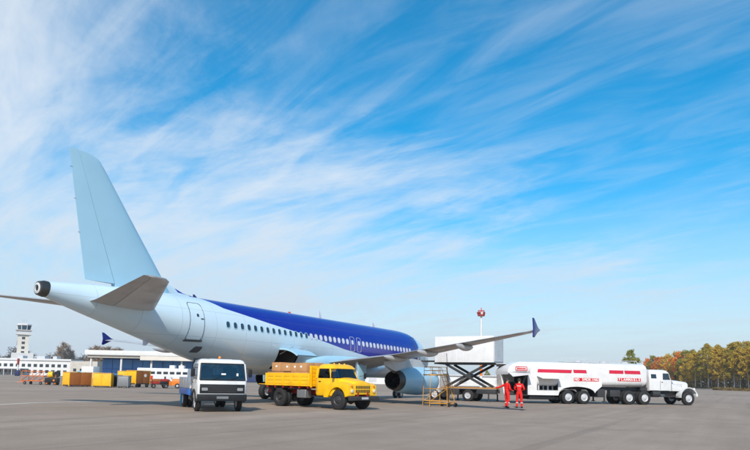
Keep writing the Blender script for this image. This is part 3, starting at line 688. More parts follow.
for s in (1, -1):
    mb = MB(); mb.box(-5.2, -.98, s * 1.065, s * 1.10, 1.0, 1.52); p = mb.build('bed_side', m_white, wt, bevel=.01)
    for k in range(5):
        mb = MB(); x = -1.1 - k * .98; mb.box(x - .05, x, s * 1.10, s * 1.118, 1.0, 1.5); mb.build('stake', m_white, p)
    mb = MB(); mb.box(-5.1, -1.05, s * 1.07, s * 1.105, .68, .985); mb.build('side_skirt', m_blue, wt, bevel=.01)
    mb = MB(); mb.box(-4.42, -4.39, s * .62, s * 1.12, .16, .7); mb.build('mud_flap', m_sky, wt)
mb = MB(); mb.box(-5.235, -5.205, -1.1, 1.1, .95, 1.52); mb.build('tailgate', m_white, wt, bevel=.01)
hb = MB()
for y in (-1.0, -.5, 0, .5, 1.0): hb.bar((-.92, y, .95), (-.92, y, 2.38), .05)
for z in (1.55, 2.0, 2.38): hb.bar((-.92, -1.05, z), (-.92, 1.05, z), .052)
hb.build('headboard_frame', m_dark, wt)
mb = MB(); mb.box(-2.2, -1.5, -1.02, -.6, .45, .85); mb.build('fuel_tank', m_dark, wt, bevel=.05)
mb = MB(); mb.cyl((-.84, -1.0, .8), (-.84, -1.0, 2.3), .06, 12); mb.cyl((-.84, -1.0, 1.35), (-.84, -1.0, 2.1), .10, 14); mb.build('air_intake', m_black, wt)

# ------------------------------------------------------------------ yellow lorry with open bed
HY = math.atan2(.985, .17)
yt_ = thing('dropside_lorry', 'yellow bonneted lorry with open bed of cardboard boxes beneath the cargo door', 'truck', (25.1, 8.05, 0), HY)
WB = 4.45
for s in (1, -1):
    wheel(yt_, 0, s * .90, .51, .26, s, .52, m_dark)
    for q in (1.0, .70): wheel(yt_, -WB, s * q, .51, .25, s, .52, m_dark, rear=True)
    # chassis
    mb = MB(); mb.box(-6.2, .85, s * .38 - .05, s * .38 + .05, .72, .94); mb.build('chassis_rail', m_redox, yt_)
    # front wing with wheel arch
    arch = [(.60 * math.cos(a), .56 + .60 * math.sin(a)) for a in [R(10) + (PI - R(30)) * i / 12 for i in range(13)]]
    poly = [(.84, .74)] + [(arch[0][0] + .02, .70)] + arch + [(-.66, .62), (-.95, .62), (-.95, 1.30), (-.60, 1.40), (.1, 1.43), (.58, 1.38), (.80, 1.26)]
    mb = MB(); mb.loft([[(p[0], s * .60, p[1]) for p in poly], [(p[0], s * 1.10, p[1]) for p in poly]]); mb.build('front_wing', m_yellow, yt_, bevel=.05, seg=3)
    mb = MB(); mb.lathe([(.80, .12), (.86, .125), (.875, .10), (.878, .01)], (0, s * .86, .98), 'x', 24); hl = mb.build('headlight_bezel', m_yellow, yt_)
    mb = MB(); mb.lathe([(.872, .095), (.895, .075), (.90, .01)], (0, s * .86, .98), 'x', 20); mb.build('headlight_lens', m_chrome, hl)
    mb = MB(); mb.lathe([(.0, .05), (.04, .045), (.05, .005)], (.83, s * .86, 1.24), 'x', 14); mb.build('indicator', m_amber, yt_)
    mb = MB(); mb.box(-2.05, -.92, s * .80, s * 1.08, .62, .68); mb.build('running_board', m_black, yt_, bevel=.01)
    mb = MB(); mb.cyl((-.32, s * 1.0, 1.75), (-.15, s * 1.28, 1.8), .014, 6); arm = mb.build('mirror_arm', m_black, yt_)
    mb = MB(); mb.box(-.19, -.14, s * 1.18, s * 1.36, 1.62, 1.92); mb.build('mirror', m_black, arm, bevel=.02)
# bonnet
def hood_ring(x, hw, z0, z1, crown):
    pts = [(-hw, z0), (-hw, z1 - .12)]
    for i in range(9):
        a = PI - PI * i / 8; pts.append((hw * .98 * math.cos(a), z1 - .12 + (.12 + crown) * math.sin(a) ** .7))
    pts += [(hw, z1 - .12), (hw, z0)]
    return [(x, y, z) for y, z in pts]
mb = MB(); mb.loft([hood_ring(-.42, .74, 1.0, 1.62, .06), hood_ring(-.1, .70, 1.0, 1.59, .06), hood_ring(.5, .60, .95, 1.50, .05), hood_ring(.74, .585, .9, 1.44, .03), hood_ring(.80, .56, .9, 1.36, .0)]); mb.build('bonnet', m_yellow, yt_, smooth=45)
mb = MB(); mb.box(.79, .83, -.62, .62, .80, 1.33); gr = mb.build('grille_panel', m_yellow, yt_, bevel=.02)
for r_ in range(2):
    for k in range(9):
        y = -.5 + k * .125; mb = MB(); mb.box(.828, .836, y - .04, y + .04, .90 + r_ * .20, 1.05 + r_ * .20); mb.build('grille_slot', m_black, gr)
mb = MB(); mb.loft([[(x, -1.14, .50), (x, 1.14, .50), (x, 1.14, .72), (x, -1.14, .72)] for x in (.86, 1.0)]); mb.build('front_bumper', m_dark, yt_, bevel=.03)
for s in (.55, -.55):
    mb = MB(); mb.bar((.98, s, .6), (1.14, s, .6), .06); mb.build('tow_hook', m_dark, yt_)
mb = MB(); mb.box(1.001, 1.008, -.26, .26, .56, .67); mb.build('number_plate', m_lgrey, yt_)
# cab
CF = .34                      # cab set forward over a short bonnet
def cr(z, xf, xr, hw, r=.14): return [((xf + xr) / 2 + p[0], p[1], z) for p in rrect(xf - xr, 2 * hw, r, 4)]
mb = MB(); mb.loft([cr(.70, CF - .62, CF - 2.0, .99), cr(.80, CF - .60, CF - 2.03, 1.02), cr(1.50, CF - .58, CF - 2.03, 1.04), cr(1.61, CF - .62, CF - 2.02, 1.03)]); ycab = mb.build('cab', m_yellow, yt_, smooth=38)
mb = MB(); mb.loft([cr(2.12, CF - .83, CF - 1.98, .94, .18), cr(2.17, CF - .86, CF - 1.98, .93, .18), cr(2.30, CF - 1.0, CF - 1.94, .86, .2), cr(2.37, CF - 1.15, CF - 1.85, .72, .2)]); mb.build('cab_roof', m_yellow, ycab, smooth=38)
for s_ in (1, -1):
    mb = MB(); mb.bar((CF - .86, s_ * 1.0, 1.58), (CF - 1.05, s_ * .91, 2.15), .07, .10); mb.build('windscreen_pillar', m_yellow, ycab, bevel=.015)
    mb = MB(); mb.bar((CF - 1.90, s_ * .99, 1.58), (CF - 1.88, s_ * .91, 2.15), .09, .22); mb.build('rear_pillar', m_yellow, ycab, bevel=.02)
mb = MB(); mb.box(CF - 2.0, CF - 1.95, -.95, .95, 1.60, 1.75); mb.build('rear_panel', m_yellow, ycab)
for s_ in (1, -1): mb = MB(); mb.box(CF - 2.0, CF - 1.95, s_ * .5, s_ * .93, 1.75, 2.13); mb.build('rear_panel', m_yellow, ycab)
mb = MB(); mb.box(CF - 1.70, CF - 1.45, -.85, .85, 1.60, 1.98); mb.build('seat_back', m_seatf, ycab, bevel=.07)
mb = MB(); mb.lathe([(-.015, .2), (0, .215), (.015, .2), (0, .185), (-.015, .2)], (0, 0, 0), 'z', 24); o = mb.build('steering_wheel', m_black, ycab); o.location = (CF - 1.12, .45, 1.74); o.rotation_euler = (0, R(-35), 0)
def cx(z): return CF - .62 - .24 * (z - 1.60) / .56
mb = MB(); n = 12; rings = []
for i in range(n + 1):          # wrap-round windscreen
    q = -1 + 2 * i / n; back = .22 * max(0, abs(q) - .72) / .28; ring = []
    for z, hw, t in ((1.64, .965, .018), (2.13, .885, .018), (2.13, .885, .010), (1.64, .965, .010)):
        ring.append((cx(z) + t - back, (hw + t * .8) * q, z))
    rings.append(ring)
mb.loft(rings); mb.build('windscreen', m_cabglass, yt_, smooth=50)
mb = MB(); mb.bar((cx(1.64) + .025, 0, 1.64), (cx(2.13) + .025, 0, 2.13), .025); mb.build('windscreen_divider', m_black, yt_)
for s in (1, -1):
    mb = MB(); mb.hexa([(CF - 1.82, s * 1.006, 1.60), (CF - .88, s * 1.006, 1.60), (CF - .88, s * 1.012, 1.60), (CF - 1.82, s * 1.012, 1.60), (CF - 1.80, s * .925, 2.13), (CF - 1.06, s * .925, 2.13), (CF - 1.06, s * .931, 2.13), (CF - 1.80, s * .931, 2.13)]); mb.build('side_window', m_cabglass, yt_)
    mb = MB(); mb.box(CF - 1.86, CF - 1.848, s * 1.03, s * 1.046, .85, 1.6); mb.build('door_seam', m_seal, yt_)
    mb = MB(); mb.box(CF - 1.72, CF - 1.58, s * 1.04, s * 1.07, 1.42, 1.46); mb.build('door_handle', m_black, yt_)
for k, y in enumerate((-.4, 0, .4)):
    mb = MB(); mb.lathe([(2.36, .05), (2.41, .045), (2.43, .01)], (CF - 1.25, y, 0), 'z', 12); mb.build('roof_lamp', m_yellow, yt_)
# under-body: tank, spare, silencer, drive shaft
mb = MB(); mb.box(-3.05, -2.35, -1.08, -.62, .52, .98); mb.build('fuel_tank', m_grey, yt_, bevel=.06, seg=3)
mb = MB(); mb.box(-3.0, -2.3, .62, 1.05, .55, .98); mb.build('battery_box', m_dark, yt_, bevel=.03)
mb = MB(); mb.cyl((-4.3, 0, .6), (-.9, 0, .7), .06, 10); mb.build('drive_shaft', m_dark, yt_)
for x in (0, -WB):
    mb = MB(); mb.cyl((x, -.9, .51), (x, .9, .51), .085, 12); mb.lathe([(-.2, .05), (-.14, .18), (0, .24), (.14, .18), (.2, .05)], (x, 0, .51), 'y', 16); mb.build('axle', m_dark, yt_)
# bed
mb = MB(); mb.box(-5.62, -1.91, -1.2, 1.2, 1.16, 1.24); bed = mb.build('bed_floor', m_yellow, yt_)
for k in range(6):
    x = -2.1 - k * .67; mb = MB(); mb.box(x - .05, x + .05, -1.18, 1.18, 1.04, 1.158); mb.build('cross_bearer', m_redox, bed)
for s in (1, -1):
    for k in range(3):       # drop sides in three boards per side
        z = 1.245 + k * .205; mb = MB(); mb.box(-5.62, -1.91, s * 1.165, s * 1.20, z, z + .195); mb.build('side_board', m_yellow, bed, bevel=.008)
    for k in range(6):
        x = -1.97 - k * .71; mb = MB(); mb.box(x - .05, x + .05, s * 1.20, s * 1.235, 1.16, 1.85); mb.build('stake', m_yellow, bed, bevel=.006)
for k in range(5):
    z = 1.245 + k * .205; mb = MB(); mb.box(-1.945, -1.91, -1.2, 1.2, z, z + .195); mb.build('headboard_board', m_yellow, bed, bevel=.008)
for y in (-1.12, 0, 1.12):
    mb = MB(); mb.box(-1.905, -1.86, y - .05, y + .05, 1.1, 2.25); mb.build('headboard_post', m_yellow, bed)
for k in range(3):           # tailboard let down level
    x = -5.64 - k * .21; mb = MB(); mb.box(x - .195, x, -1.15, 1.15, 1.19, 1.225); mb.build('tail_board', m_yellow, bed, bevel=.008)
for s in (1, -1):
    mb = MB(); mb.box(-WB - .62, -WB + .62, s * .58, s * 1.14, 1.08, 1.1); mb.build('mudguard', m_black, yt_)
    mb = MB(); mb.box(-5.15, -5.13, s * .6, s * 1.12, .3, .95); mb.build('mud_flap', m_black, yt_)

# cardboard boxes on the bed
rnd = random.Random(5)
Rz = Matrix.Rotation(HY, 4, 'Z'); YO = Vector((25.1, 8.05, 0))
def carton(lx, ly, z, sx, sy, sz, label, group, yaw=0.):
    mb = MB(); mb.box(-sx / 2, sx / 2, -sy / 2, sy / 2, 0, sz); o = mb.build('cardboard_box', m_card, None, bevel=.008)
    o.location = Rz @ Vector((lx, ly, z)) + YO; o.rotation_euler = (0, 0, HY + yaw)
    tag(o, label, 'box', group)
    mb = MB(); mb.box(-sx / 2 + .003, sx / 2 - .003, -.03, .03, sz, sz + .002); mb.build('tape', mat('parcel_tape', lin(160, 112, 66), .4), o)
    mb = MB(); a = rnd.uniform(-.15, .1) * sx; mb.box(a, a + .14, -sy / 2 - .003, -sy / 2 + .001, sz * .45, sz * .45 + .1); mb.build('paper_label', m_paper, o)
    mb = MB(); mb.box(-sx / 2 + .002, sx / 2 - .002, -sy / 2 - .0025, -sy / 2 + .001, sz * .97, sz * .985); mb.build('flap_edge', m_brown, o)
ORD = ['nearest the lorry headboard', 'second from the lorry headboard', 'third from the lorry headboard', 'fourth from the lorry headboard', 'fifth from the lorry headboard', 'sixth from the lorry headboard', 'seventh from the lorry headboard']
def carton_row(ly, z, x0, x1, lo, hi, h0, h1, sy, what, group):
    row = []; x = x0
    while x < x1: sx = rnd.uniform(lo, hi); row.append((x + sx / 2, sx)); x += sx
    for k, (cx_, sx) in enumerate(reversed(row)):
        carton(cx_, ly, z, sx - .02, sy, rnd.uniform(h0, h1), what + ', ' + ORD[k], group, rnd.uniform(-.025, .025))
carton_row(-.82, 1.242, -5.5, -2.65, .56, .70, .66, .71, .66, 'lower-layer cardboard box along the near side boards', 'lower boxes on the lorry bed')
carton_row(-.10, 1.242, -5.5, -2.65, .56, .70, .66, .71, .66, 'lower-layer cardboard box in the middle row', 'lower boxes on the lorry bed')
carton_row(.62, 1.242, -5.5, -2.65, .56, .70, .66, .71, .66, 'lower-layer cardboard box along the far side boards', 'lower boxes on the lorry bed')
carton_row(-.78, 1.957, -5.2, -2.5, .52, .86, .44, .50, .64, 'topmost cardboard box in the outer row', 'top boxes on the lorry bed')
carton_row(-.02, 1.957, -5.2, -2.5, .52, .86, .44, .50, .64, 'topmost cardboard box in the inner row', 'top boxes on the lorry bed')

# ------------------------------------------------------------------ catering lift truck (forward = -y)
lt = thing('catering_lift_truck', 'scissor-lift catering truck with raised white box body behind the wing', 'truck', (5.0, 6.4, 0), R(-90))
mb = MB(); BX0, BX1 = -2.75, 2.35
mb.box(BX0, BX1, -1.2, 1.2, 3.12, 5.25); bx = mb.build('box_body', m_white2, lt, bevel=.03)
for s in (1, -1):
    for k in range(9):
        x = BX0 + .1 + k * (BX1 - BX0 - .2) / 8; mb = MB(); mb.box(x - .02, x + .02, s * 1.2, s * 1.212, 3.16, 5.2); mb.build('rib', m_white2, bx)
mb = MB(); mb.box(BX0 - .03, BX0, -1.1, 1.1, 3.2, 5.15); d = mb.build('rear_shutter', m_lgrey, lt)
for k in range(12):
    z = 3.25 + k * .158; mb = MB(); mb.box(BX0 - .05, BX0 - .03, -1.05, 1.05, z, z + .14); mb.build('shutter_slat', m_lgrey, d)
mb = MB(); mb.box(BX0 - .1, BX1 + .1, -1.1, 1.1, 2.98, 3.1); mb.build('lift_frame', m_black, lt)
mb = MB(); mb.box(BX1, BX1 + 1.75, -1.0, 1.0, 3.2, 3.28); pl = mb.build('loading_platform', m_dark, lt)
for s in (1, -1):
    mb = MB()
    for x in (BX1 + .15, BX1 + .9, BX1 + 1.65): mb.cyl((x, s * .97, 3.28), (x, s * .97, 4.25), .025, 8)
    for z in (3.75, 4.25): mb.cyl((BX1 + .1, s * .97, z), (BX1 + 1.7, s * .97, z), .025, 8)
    mb.build('guard_rail', m_lgrey, pl)
mb = MB(); mb.box(BX0 - .95, BX0 - .1, -.9, .9, 3.0, 3.07); tl = mb.build('tail_platform', m_lgrey, lt, bevel=.01)
mb = MB(); mb.box(BX0 - .55, BX0 - .1, -.8, .8, 2.82, 2.99); mb.build('tail_lift_ram', m_dark, tl)
mb = MB(); mb.bar((BX0 - .9, .6, 3.05), (BX0 - 1.6, .6, 3.12), .07); mb.build('fold_arm', m_dark, tl)
for s in (.85, -.85):
    for (xa, xb) in ((-2.05, 1.45), (1.45, -2.05)):
        mb = MB(); dy = s + (.07 if xa < 0 else -.07); mb.bar((xa, dy, 1.16), (xb, dy, 2.98), .10, .2); mb.build('scissor_arm', m_dark, lt, bevel=.01)
mb = MB(); mb.cyl((-.3, -.95, 2.06), (-.3, .95, 2.06), .07, 12); mb.build('scissor_pivot', m_grey, lt)
mb = MB(); mb.cyl((1.0, 0, 1.2), (-.1, 0, 2.0), .09, 12); mb.build('hydraulic_ram', m_grey, lt)
for s in (.42, -.42):
    mb = MB(); mb.box(-3.0, 3.2, s - .06, s + .06, .72, .96); mb.build('chassis_rail', m_dark, lt)
mb = MB(); mb.box(-2.95, 1.75, -1.18, 1.18, 1.03, 1.12); mb.build('sub_frame', m_ochre, lt, bevel=.01)
for s in (1, -1):
    wheel(lt, 2.4, s * .95, .48, .26, s, .55, m_lgrey)
    for q in (.98, .70): wheel(lt, -.55, s * q, .48, .24, s, .55, m_lgrey, rear=True)
    for x in (-2.3, 1.2):
        mb = MB(); mb.cyl((x, s * 1.05, .06), (x, s * 1.05, .95), .06, 10); mb.cyl((x, s * 1.05, .0), (x, s * 1.05, .06), .16, 14); mb.build('outrigger', m_dark, lt)
    mb = MB(); mb.box(.2, 1.0, s * .65, s * 1.12, .5, .95); mb.build('tool_box', m_dark, lt, bevel=.02)
    mb = MB(); mb.box(-2.9, -1.3, s * .75, s * 1.12, .62, .95); mb.build('step_box', m_dark, lt, bevel=.02)
mb = MB(); mb.loft([cr(.65, 3.3, 1.9, 1.08), cr(1.45, 3.3, 1.9, 1.1), cr(2.1, 3.0, 1.95, 1.02), cr(2.2, 2.85, 2.0, .95)]); cb = mb.build('cab', m_lgrey, lt, smooth=38)
mb = MB(); mb.hexa([(3.26, -.95, 1.5), (3.3, -.95, 1.5), (3.3, .95, 1.5), (3.26, .95, 1.5), (3.0, -.9, 2.05), (3.05, -.9, 2.05), (3.05, .9, 2.05), (3.0, .9, 2.05)]); mb.build('windscreen', m_glass, cb)
for s in (1, -1):
    mb = MB(); mb.hexa([(2.1, s * 1.09, 1.5), (3.1, s * 1.09, 1.5), (3.1, s * 1.104, 1.5), (2.1, s * 1.104, 1.5), (2.1, s * 1.025, 2.02), (2.9, s * 1.025, 2.02), (2.9, s * 1.04, 2.02), (2.1, s * 1.04, 2.02)]); mb.build('side_window', m_glass, cb)

# ------------------------------------------------------------------ yellow work stand by the engine
sp = gpt(441, 406.5)
m_stand = mat('stand_paint', lin(206, 146, 38), .55, dirt=lin(96, 74, 50), dscale=2, damount=.6)
ws_ = thing('work_stand', 'wheeled yellow tubular work stand with ladder beside the engine', 'work platform', sp, CAM_Z + R(18))
def rod(nm, a, b, r_=.022, m=m_stand, par=ws_):
    mb = MB(); mb.cyl(a, b, r_ * .8, 8); return mb.build(nm, m, par)
X0, X1, Y0, Y1, PZ = -.95, .15, -.5, .5, 1.92
for x in (X0, X1):
    for y in (Y0, Y1): rod('post', (x * 1.06, y * 1.1, 0.02), (x, y, PZ))
for z in (.35, 1.1):
    for y in (Y0, Y1): rod('cross_rail', (X0, y, z), (X1, y, z))
    for x in (X0, X1): rod('cross_rail', (x, Y0, z), (x, Y1, z))
for y in (Y0, Y1): rod('diagonal_brace', (X0, y, .35), (X1, y, 1.1), .016)
mb = MB(); mb.box(X0 - .05, X1 + .05, Y0 - .05, Y1 + .05, PZ, PZ + .07); mb.build('platform_deck', m_stand, ws_)
for x in (X0, (X0 + X1) / 2, X1):
    for y in (Y0, Y1): rod('rail_post', (x, y, PZ + .07), (x, y, PZ + .52), .02)
for z in (PZ + .3, PZ + .52):
    for y in (Y0, Y1): rod('guard_rail', (X0, y, z), (X1, y, z), .02)
    rod('guard_rail', (X0, Y0, z), (X0, Y1, z), .02)
for y in (Y0 + .15, Y1 - .15): rod('ladder_stile', (.85, y, .12), (X1, y, PZ + .05), .028)
for k in range(7):
    t = (k + .5) / 7; rod('ladder_rung', (.85 + (X1 - .85) * t, Y0 + .15, .12 + (PZ - .07) * t), (.85 + (X1 - .85) * t, Y1 - .15, .12 + (PZ - .07) * t), .018)
for y in (Y0 + .15, Y1 - .15):
    rod('ladder_post', (.72, y, .1), (.72, y, 1.0), .022)
    rod('handrail', (.72, y, 1.0), (X1, y, PZ + .52), .02)
rod('mast', (.3, Y0, .1), (.12, Y0, 3.3), .022, m_dark)
for (x, y) in ((.3, Y0), (.3, Y1), (.80, Y0 + .1), (.80, Y1 - .1)):
    mb = MB(); mb.lathe([(-.035, .02), (-.035, .10), (-.02, .13), (.02, .13), (.035, .10), (.035, .02)], (x, y, .13), 'y', 18, True, True); mb.build('caster_wheel', m_rubber, ws_)
rod('base_rail', (X0, Y0 + .1, .2), (.85, Y0 + .1, .2), .025); rod('base_rail', (X0, Y1 - .1, .2), (.85, Y1 - .1, .2), .025)

# ------------------------------------------------------------------ fuel tanker
TH = R(134.77)
ft = thing('fuel_tanker', 'white fuel tanker semi-trailer with red stripes behind a white bonneted tractor', 'tanker truck', (-1.80, 17.88, 0), TH)
NY = -1                      # local -y faces the photographer
HWT = 1.23
def tank_ring(x, z0, z1, hw, r):
    return [(x, y, (z0 + z1) / 2 + z) for y, z in rrect(2 * hw, z1 - z0, r, 6)]
mb = MB()
mb.loft([tank_ring(-9.55, 1.36, 3.22, HWT, .44), tank_ring(-9.0, 1.36, 3.24, HWT, .44), tank_ring(-4, 1.40, 3.26, HWT, .44), tank_ring(.75, 1.44, 3.30, HWT, .44), tank_ring(.92, 1.56, 3.2, HWT - .06, .4), tank_ring(.98, 1.8, 2.95, HWT - .35, .4)])
tank = mb.build('tank', m_white2, ft, smooth=40)
for x in (-8.9, -6.5, -4.2, -1.9, .5):
    mb = MB(); mb.loft([tank_ring(x - .025, 1.385, 3.27, HWT + .008, .44), tank_ring(x + .025, 1.385, 3.27, HWT + .008, .44)], False, False); mb.build('weld_band', m_white2, tank)
# skirt panels (side cabinets) around the rear bogie, wheel arch cut out
for s in (1, -1):
    aw = [(-5.5 + 1.62 * math.cos(a), .58 + .78 * math.sin(a) ** .6) for a in [PI - PI * i / 16 for i in range(17)]]
    poly = [(-9.6, .66), (-7.16, .66)] + aw[1:-1] + [(-3.85, 1.0), (-3.3, 1.42), (-3.3, 1.78), (-9.6, 1.78)]
    if s == NY:              # near side has an open cabinet: built in pieces round the hole
        for q in ([(-9.6, .66), (-9.0, .66), (-9.0, 2.15), (-9.6, 2.15)], [(-9.0, .66), (-7.16, .66), (-7.16, 1.02), (-9.0, 1.02)], [(-7.16, .66)] + aw[1:-1] + [(-3.85, 1.0), (-3.3, 1.42), (-3.3, 1.78), (-7.16, 1.78)]):
            mb = MB(); mb.prism(q, 'xz', s * 1.18, s * 1.255); mb.build('skirt_panel', m_white2, ft)
        mb = MB(); mb.box(-9.0, -7.16, s * 1.17, s * .75, 1.02, 1.06); mb.build('cabinet_floor', m_grey, ft)
        mb = MB(); mb.box(-9.0, -7.16, s * .78, s * .75, 1.06, 2.1); cab_b = mb.build('cabinet_back', m_black, ft)
        for x in (-9.0, -7.19): mb = MB(); mb.box(x, x + .03, s * 1.178, s * .78, 1.06, 2.05); mb.build('cabinet_side', m_black, ft)
        for k, x in enumerate((-8.7, -8.3, -7.9, -7.5)):
            mb = MB(); mb.cyl((x, s * .95, 1.06), (x, s * .95, 1.45 + .12 * (k % 2)), .07, 12); mb.build('filter_canister', m_grey if k % 2 else m_lgrey, ft)
        mb = MB(); mb.cyl((-8.9, s * 1.0, 1.75), (-7.3, s * 1.0, 1.75), .05, 10); mb.build('pipe', m_lgrey, ft)
        mb = MB(); mb.hexa([(-9.0, s * 1.235, 2.12), (-7.16, s * 1.235, 2.12), (-7.16, s * 1.265, 2.14), (-9.0, s * 1.265, 2.14), (-8.95, s * 2.02, 1.93), (-7.2, s * 2.02, 1.93), (-7.2, s * 2.02, 1.97), (-8.95, s * 2.02, 1.97)]); mb.build('cabinet_flap', m_white2, ft)
    else:
        mb = MB(); mb.prism(poly, 'xz', s * 1.18, s * 1.255); mb.build('skirt_panel', m_white2, ft)
    mb = MB(); mb.loft([[(p[0], s * .35, p[1]) for p in aw], [(p[0], s * 1.17, p[1]) for p in aw]], False, False, closed=False); mb.build('arch_liner', m_black, ft)
    for x in (-6.22, -4.82):
        for q in (1.02, .70): wheel(ft, x, s * q, .54, .27, s, .56, m_lgrey, rear=(q < 1))
    for x in (-.72, .72):
        for q in (1.02, .70): wheel(ft, x, s * q, .56, .28, s, .54, m_lgrey, rear=(q < 1))
    wheel(ft, 4.95, s * 1.0, .57, .30, s, .54, m_lgrey)
# rear cabin: rounded nose with the near side open under a lifted flap
def nose_ring(x, z0, z1, hw, r): return tank_ring(x, z0, z1, hw, r)
mb = MB(); mb.loft([tank_ring(-9.55, 2.25, 3.225, HWT + .004, .45), tank_ring(-10.3, 2.25, 3.2, HWT, .45), tank_ring(-10.8, 2.24, 3.06, HWT - .03, .38), tank_ring(-11.15, 2.22, 2.8, HWT - .08, .27), tank_ring(-11.35, 2.2, 2.5, HWT - .14, .14)]); mb.build('rear_hood', m_white2, ft, smooth=45)
mb = MB(); mb.box(-9.75, -9.60, -1.25, 1.25, .66, 2.26); mb.build('rear_bulkhead', m_white2, ft, bevel=.02)
mb = MB(); mb.box(-11.2, -9.75, -1.2, -1.05 + .9, .62, .68); mb.build('pump_room_floor', m_dark, ft)
mb = MB(); mb.box(-11.2, -9.75, .95, 1.2, .62, 2.24); mb.build('pump_room_far_side', m_white2, ft)
mb = MB(); mb.box(-9.80, -9.75, -1.15, .95, .68, 2.24); mb.build('pump_room_wall', m_black, ft)
mb = MB(); mb.prism([(-11.36, 2.2), (-11.2, 2.2), (-10.95, .62), (-11.05, .62)], 'xz', .2, .95); mb.build('rear_door', m_white2, ft)
for k in range(3):
    mb = MB(); mb.lathe([(-.08, .1), (-.1, .34), (-.07, .36), (-.07, .12), (.07, .12), (.07, .36), (.1, .34), (.08, .1)], (-10.25, .1 + k * .32 - .5, 1.25), 'y', 24, True, True); mb.build('hose_reel', m_black, ft)
for k in range(4):
    mb = MB(); mb.box(-10.9 + k * .25, -10.75 + k * .25, .3, .9, .9, 1.5 + .15 * (k % 2)); mb.build('meter', m_grey, ft)
# lifted side flap of the pump room
mb = MB(); mb.hexa([(-11.3, -1.16, 2.30), (-9.75, -1.22, 2.30), (-9.75, -1.20, 2.34), (-11.3, -1.13, 2.34), (-11.5, -2.15, 2.02), (-9.85, -2.2, 2.22), (-9.85, -2.2, 2.26), (-11.5, -2.15, 2.06)]); mb.build('side_flap', m_white2, ft)
mb = MB(); mb.prism([(-9.75, 2.28), (-9.9, 2.28), (-10.75, .62), (-10.55, .62)], 'xz', -1.26, -1.22); mb.build('folded_ladder', m_dark, ft)
# red stripes and plates with lettering
def decal(name, x0, x1, z0, z1, m, slant=0., y=-1.262, t=.008):
    mb = MB(); mb.prism([(x0, z0), (x1, z0), (x1 + slant, z1), (x0 + slant, z1)], 'xz', y, y + t); return mb.build(name, m, ft)
m_crim = mat('crimson_stripe', lin(196, 30, 62), .45, var=.06)
ty = -(HWT + .014)
decal('red_stripe', -8.95, -6.0, 2.40, 2.66, m_crim, .06, ty); decal('red_stripe', -5.78, -4.62, 2.42, 2.68, m_crim, -.06, ty)
decal('red_stripe', -2.6, -1.3, 2.45, 2.72, m_crim, 0, ty); decal('red_stripe', -1.16, .3, 2.45, 2.72, m_crim, -.06, ty)
p = decal('warning_plate', -5.78, -3.56, 1.79, 2.05, m_red, 0, ty)
for k, ch in enumerate('NO SMOKING'):
    if ch != ' ': text_mesh('letter', ch, .28, m_paper, p, (-5.62 + k * .211, ty - .003, 1.92), (R(90), 0, 0), .003, 1, .98, .008)
p = decal('warning_plate', -1.83, .3, 1.86, 2.12, m_red, 0, ty)
for k, ch in enumerate('FLAMMABLE'): text_mesh('letter', ch, .28, m_paper, p, (-1.68 + k * .229, ty - .003, 1.99), (R(90), 0, 0), .003, 1, .98, .008)
mb = MB(); a = rrect(1.0, .34, .1, 4); b = rrect(.90, .24, .06, 4)
yl = -(HWT + .012)
mb.loft([[(-10.3 + q[0], yl + .03, 2.66 + q[1]) for q in a], [(-10.3 + q[0], yl, 2.66 + q[1]) for q in a], [(-10.3 + q[0], yl, 2.66 + q[1]) for q in b], [(-10.3 + q[0], yl + .03, 2.66 + q[1]) for q in b]], False, False); lg = mb.build('logo_frame', m_red, ft)
for k, (x0, x1) in enumerate(((-10.66, -10.56), (-10.53, -10.43), (-10.40, -10.31), (-10.28, -10.20), (-10.17, -10.08), (-10.05, -9.95))):
    mb = MB(); mb.box(x0, x1, yl, yl + .03, 2.60, 2.72); mb.build('logo_mark', m_red, lg)
# catwalk, rails and hatches on the tank roof
mb = MB(); mb.box(-6.2, .4, -.36, .36, 3.30, 3.33); ck = mb.build('catwalk', m_lgrey, ft)
for k in range(9):
    mb = MB(); x = -6.1 + k * .8; mb.cyl((x, -.5, 3.2), (x, -.5, 3.52), .018, 6); mb.build('rail_post', m_lgrey, ck)
mb = MB(); mb.cyl((-6.2, -.5, 3.52), (.4, -.5, 3.52), .02, 8); mb.build('top_rail', m_lgrey, ck)
for x in (-4.6, -2.2, -.2):
    mb = MB(); mb.lathe([(3.24, .30), (3.42, .30), (3.46, .24), (3.48, .01)], (x, .1, 0), 'z', 24); mb.build('manhole_hatch', m_lgrey, ft)
# trailer frame and landing legs
for s in (.5, -.5):
    mb = MB(); mb.box(-9.5, 1.2, s - .07, s + .07, 1.12, 1.38); mb.build('frame_rail', m_dark, ft)
    mb = MB(); mb.cyl((-2.75, s * 1.5, .22), (-2.75, s * 1.5, 1.2), .07, 10); mb.cyl((-2.75, s * 1.5, .18), (-2.75, s * 1.5, .24), .18, 14); mb.build('landing_leg', m_dark, ft)
for (x0, x1, z0, z1) in ((-3.6, -3.0, .55, 1.2), (-2.45, -1.55, .62, 1.15)):
    mb = MB(); mb.box(x0, x1, -1.12, -.66, z0, z1); mb.build('side_locker', m_dark, ft, bevel=.02)
mb = MB(); mb.box(-9.55, -7.4, -1.1, 1.1, .12 + .2, .66); mb.build('sump_box', m_black, ft, bevel=.03)
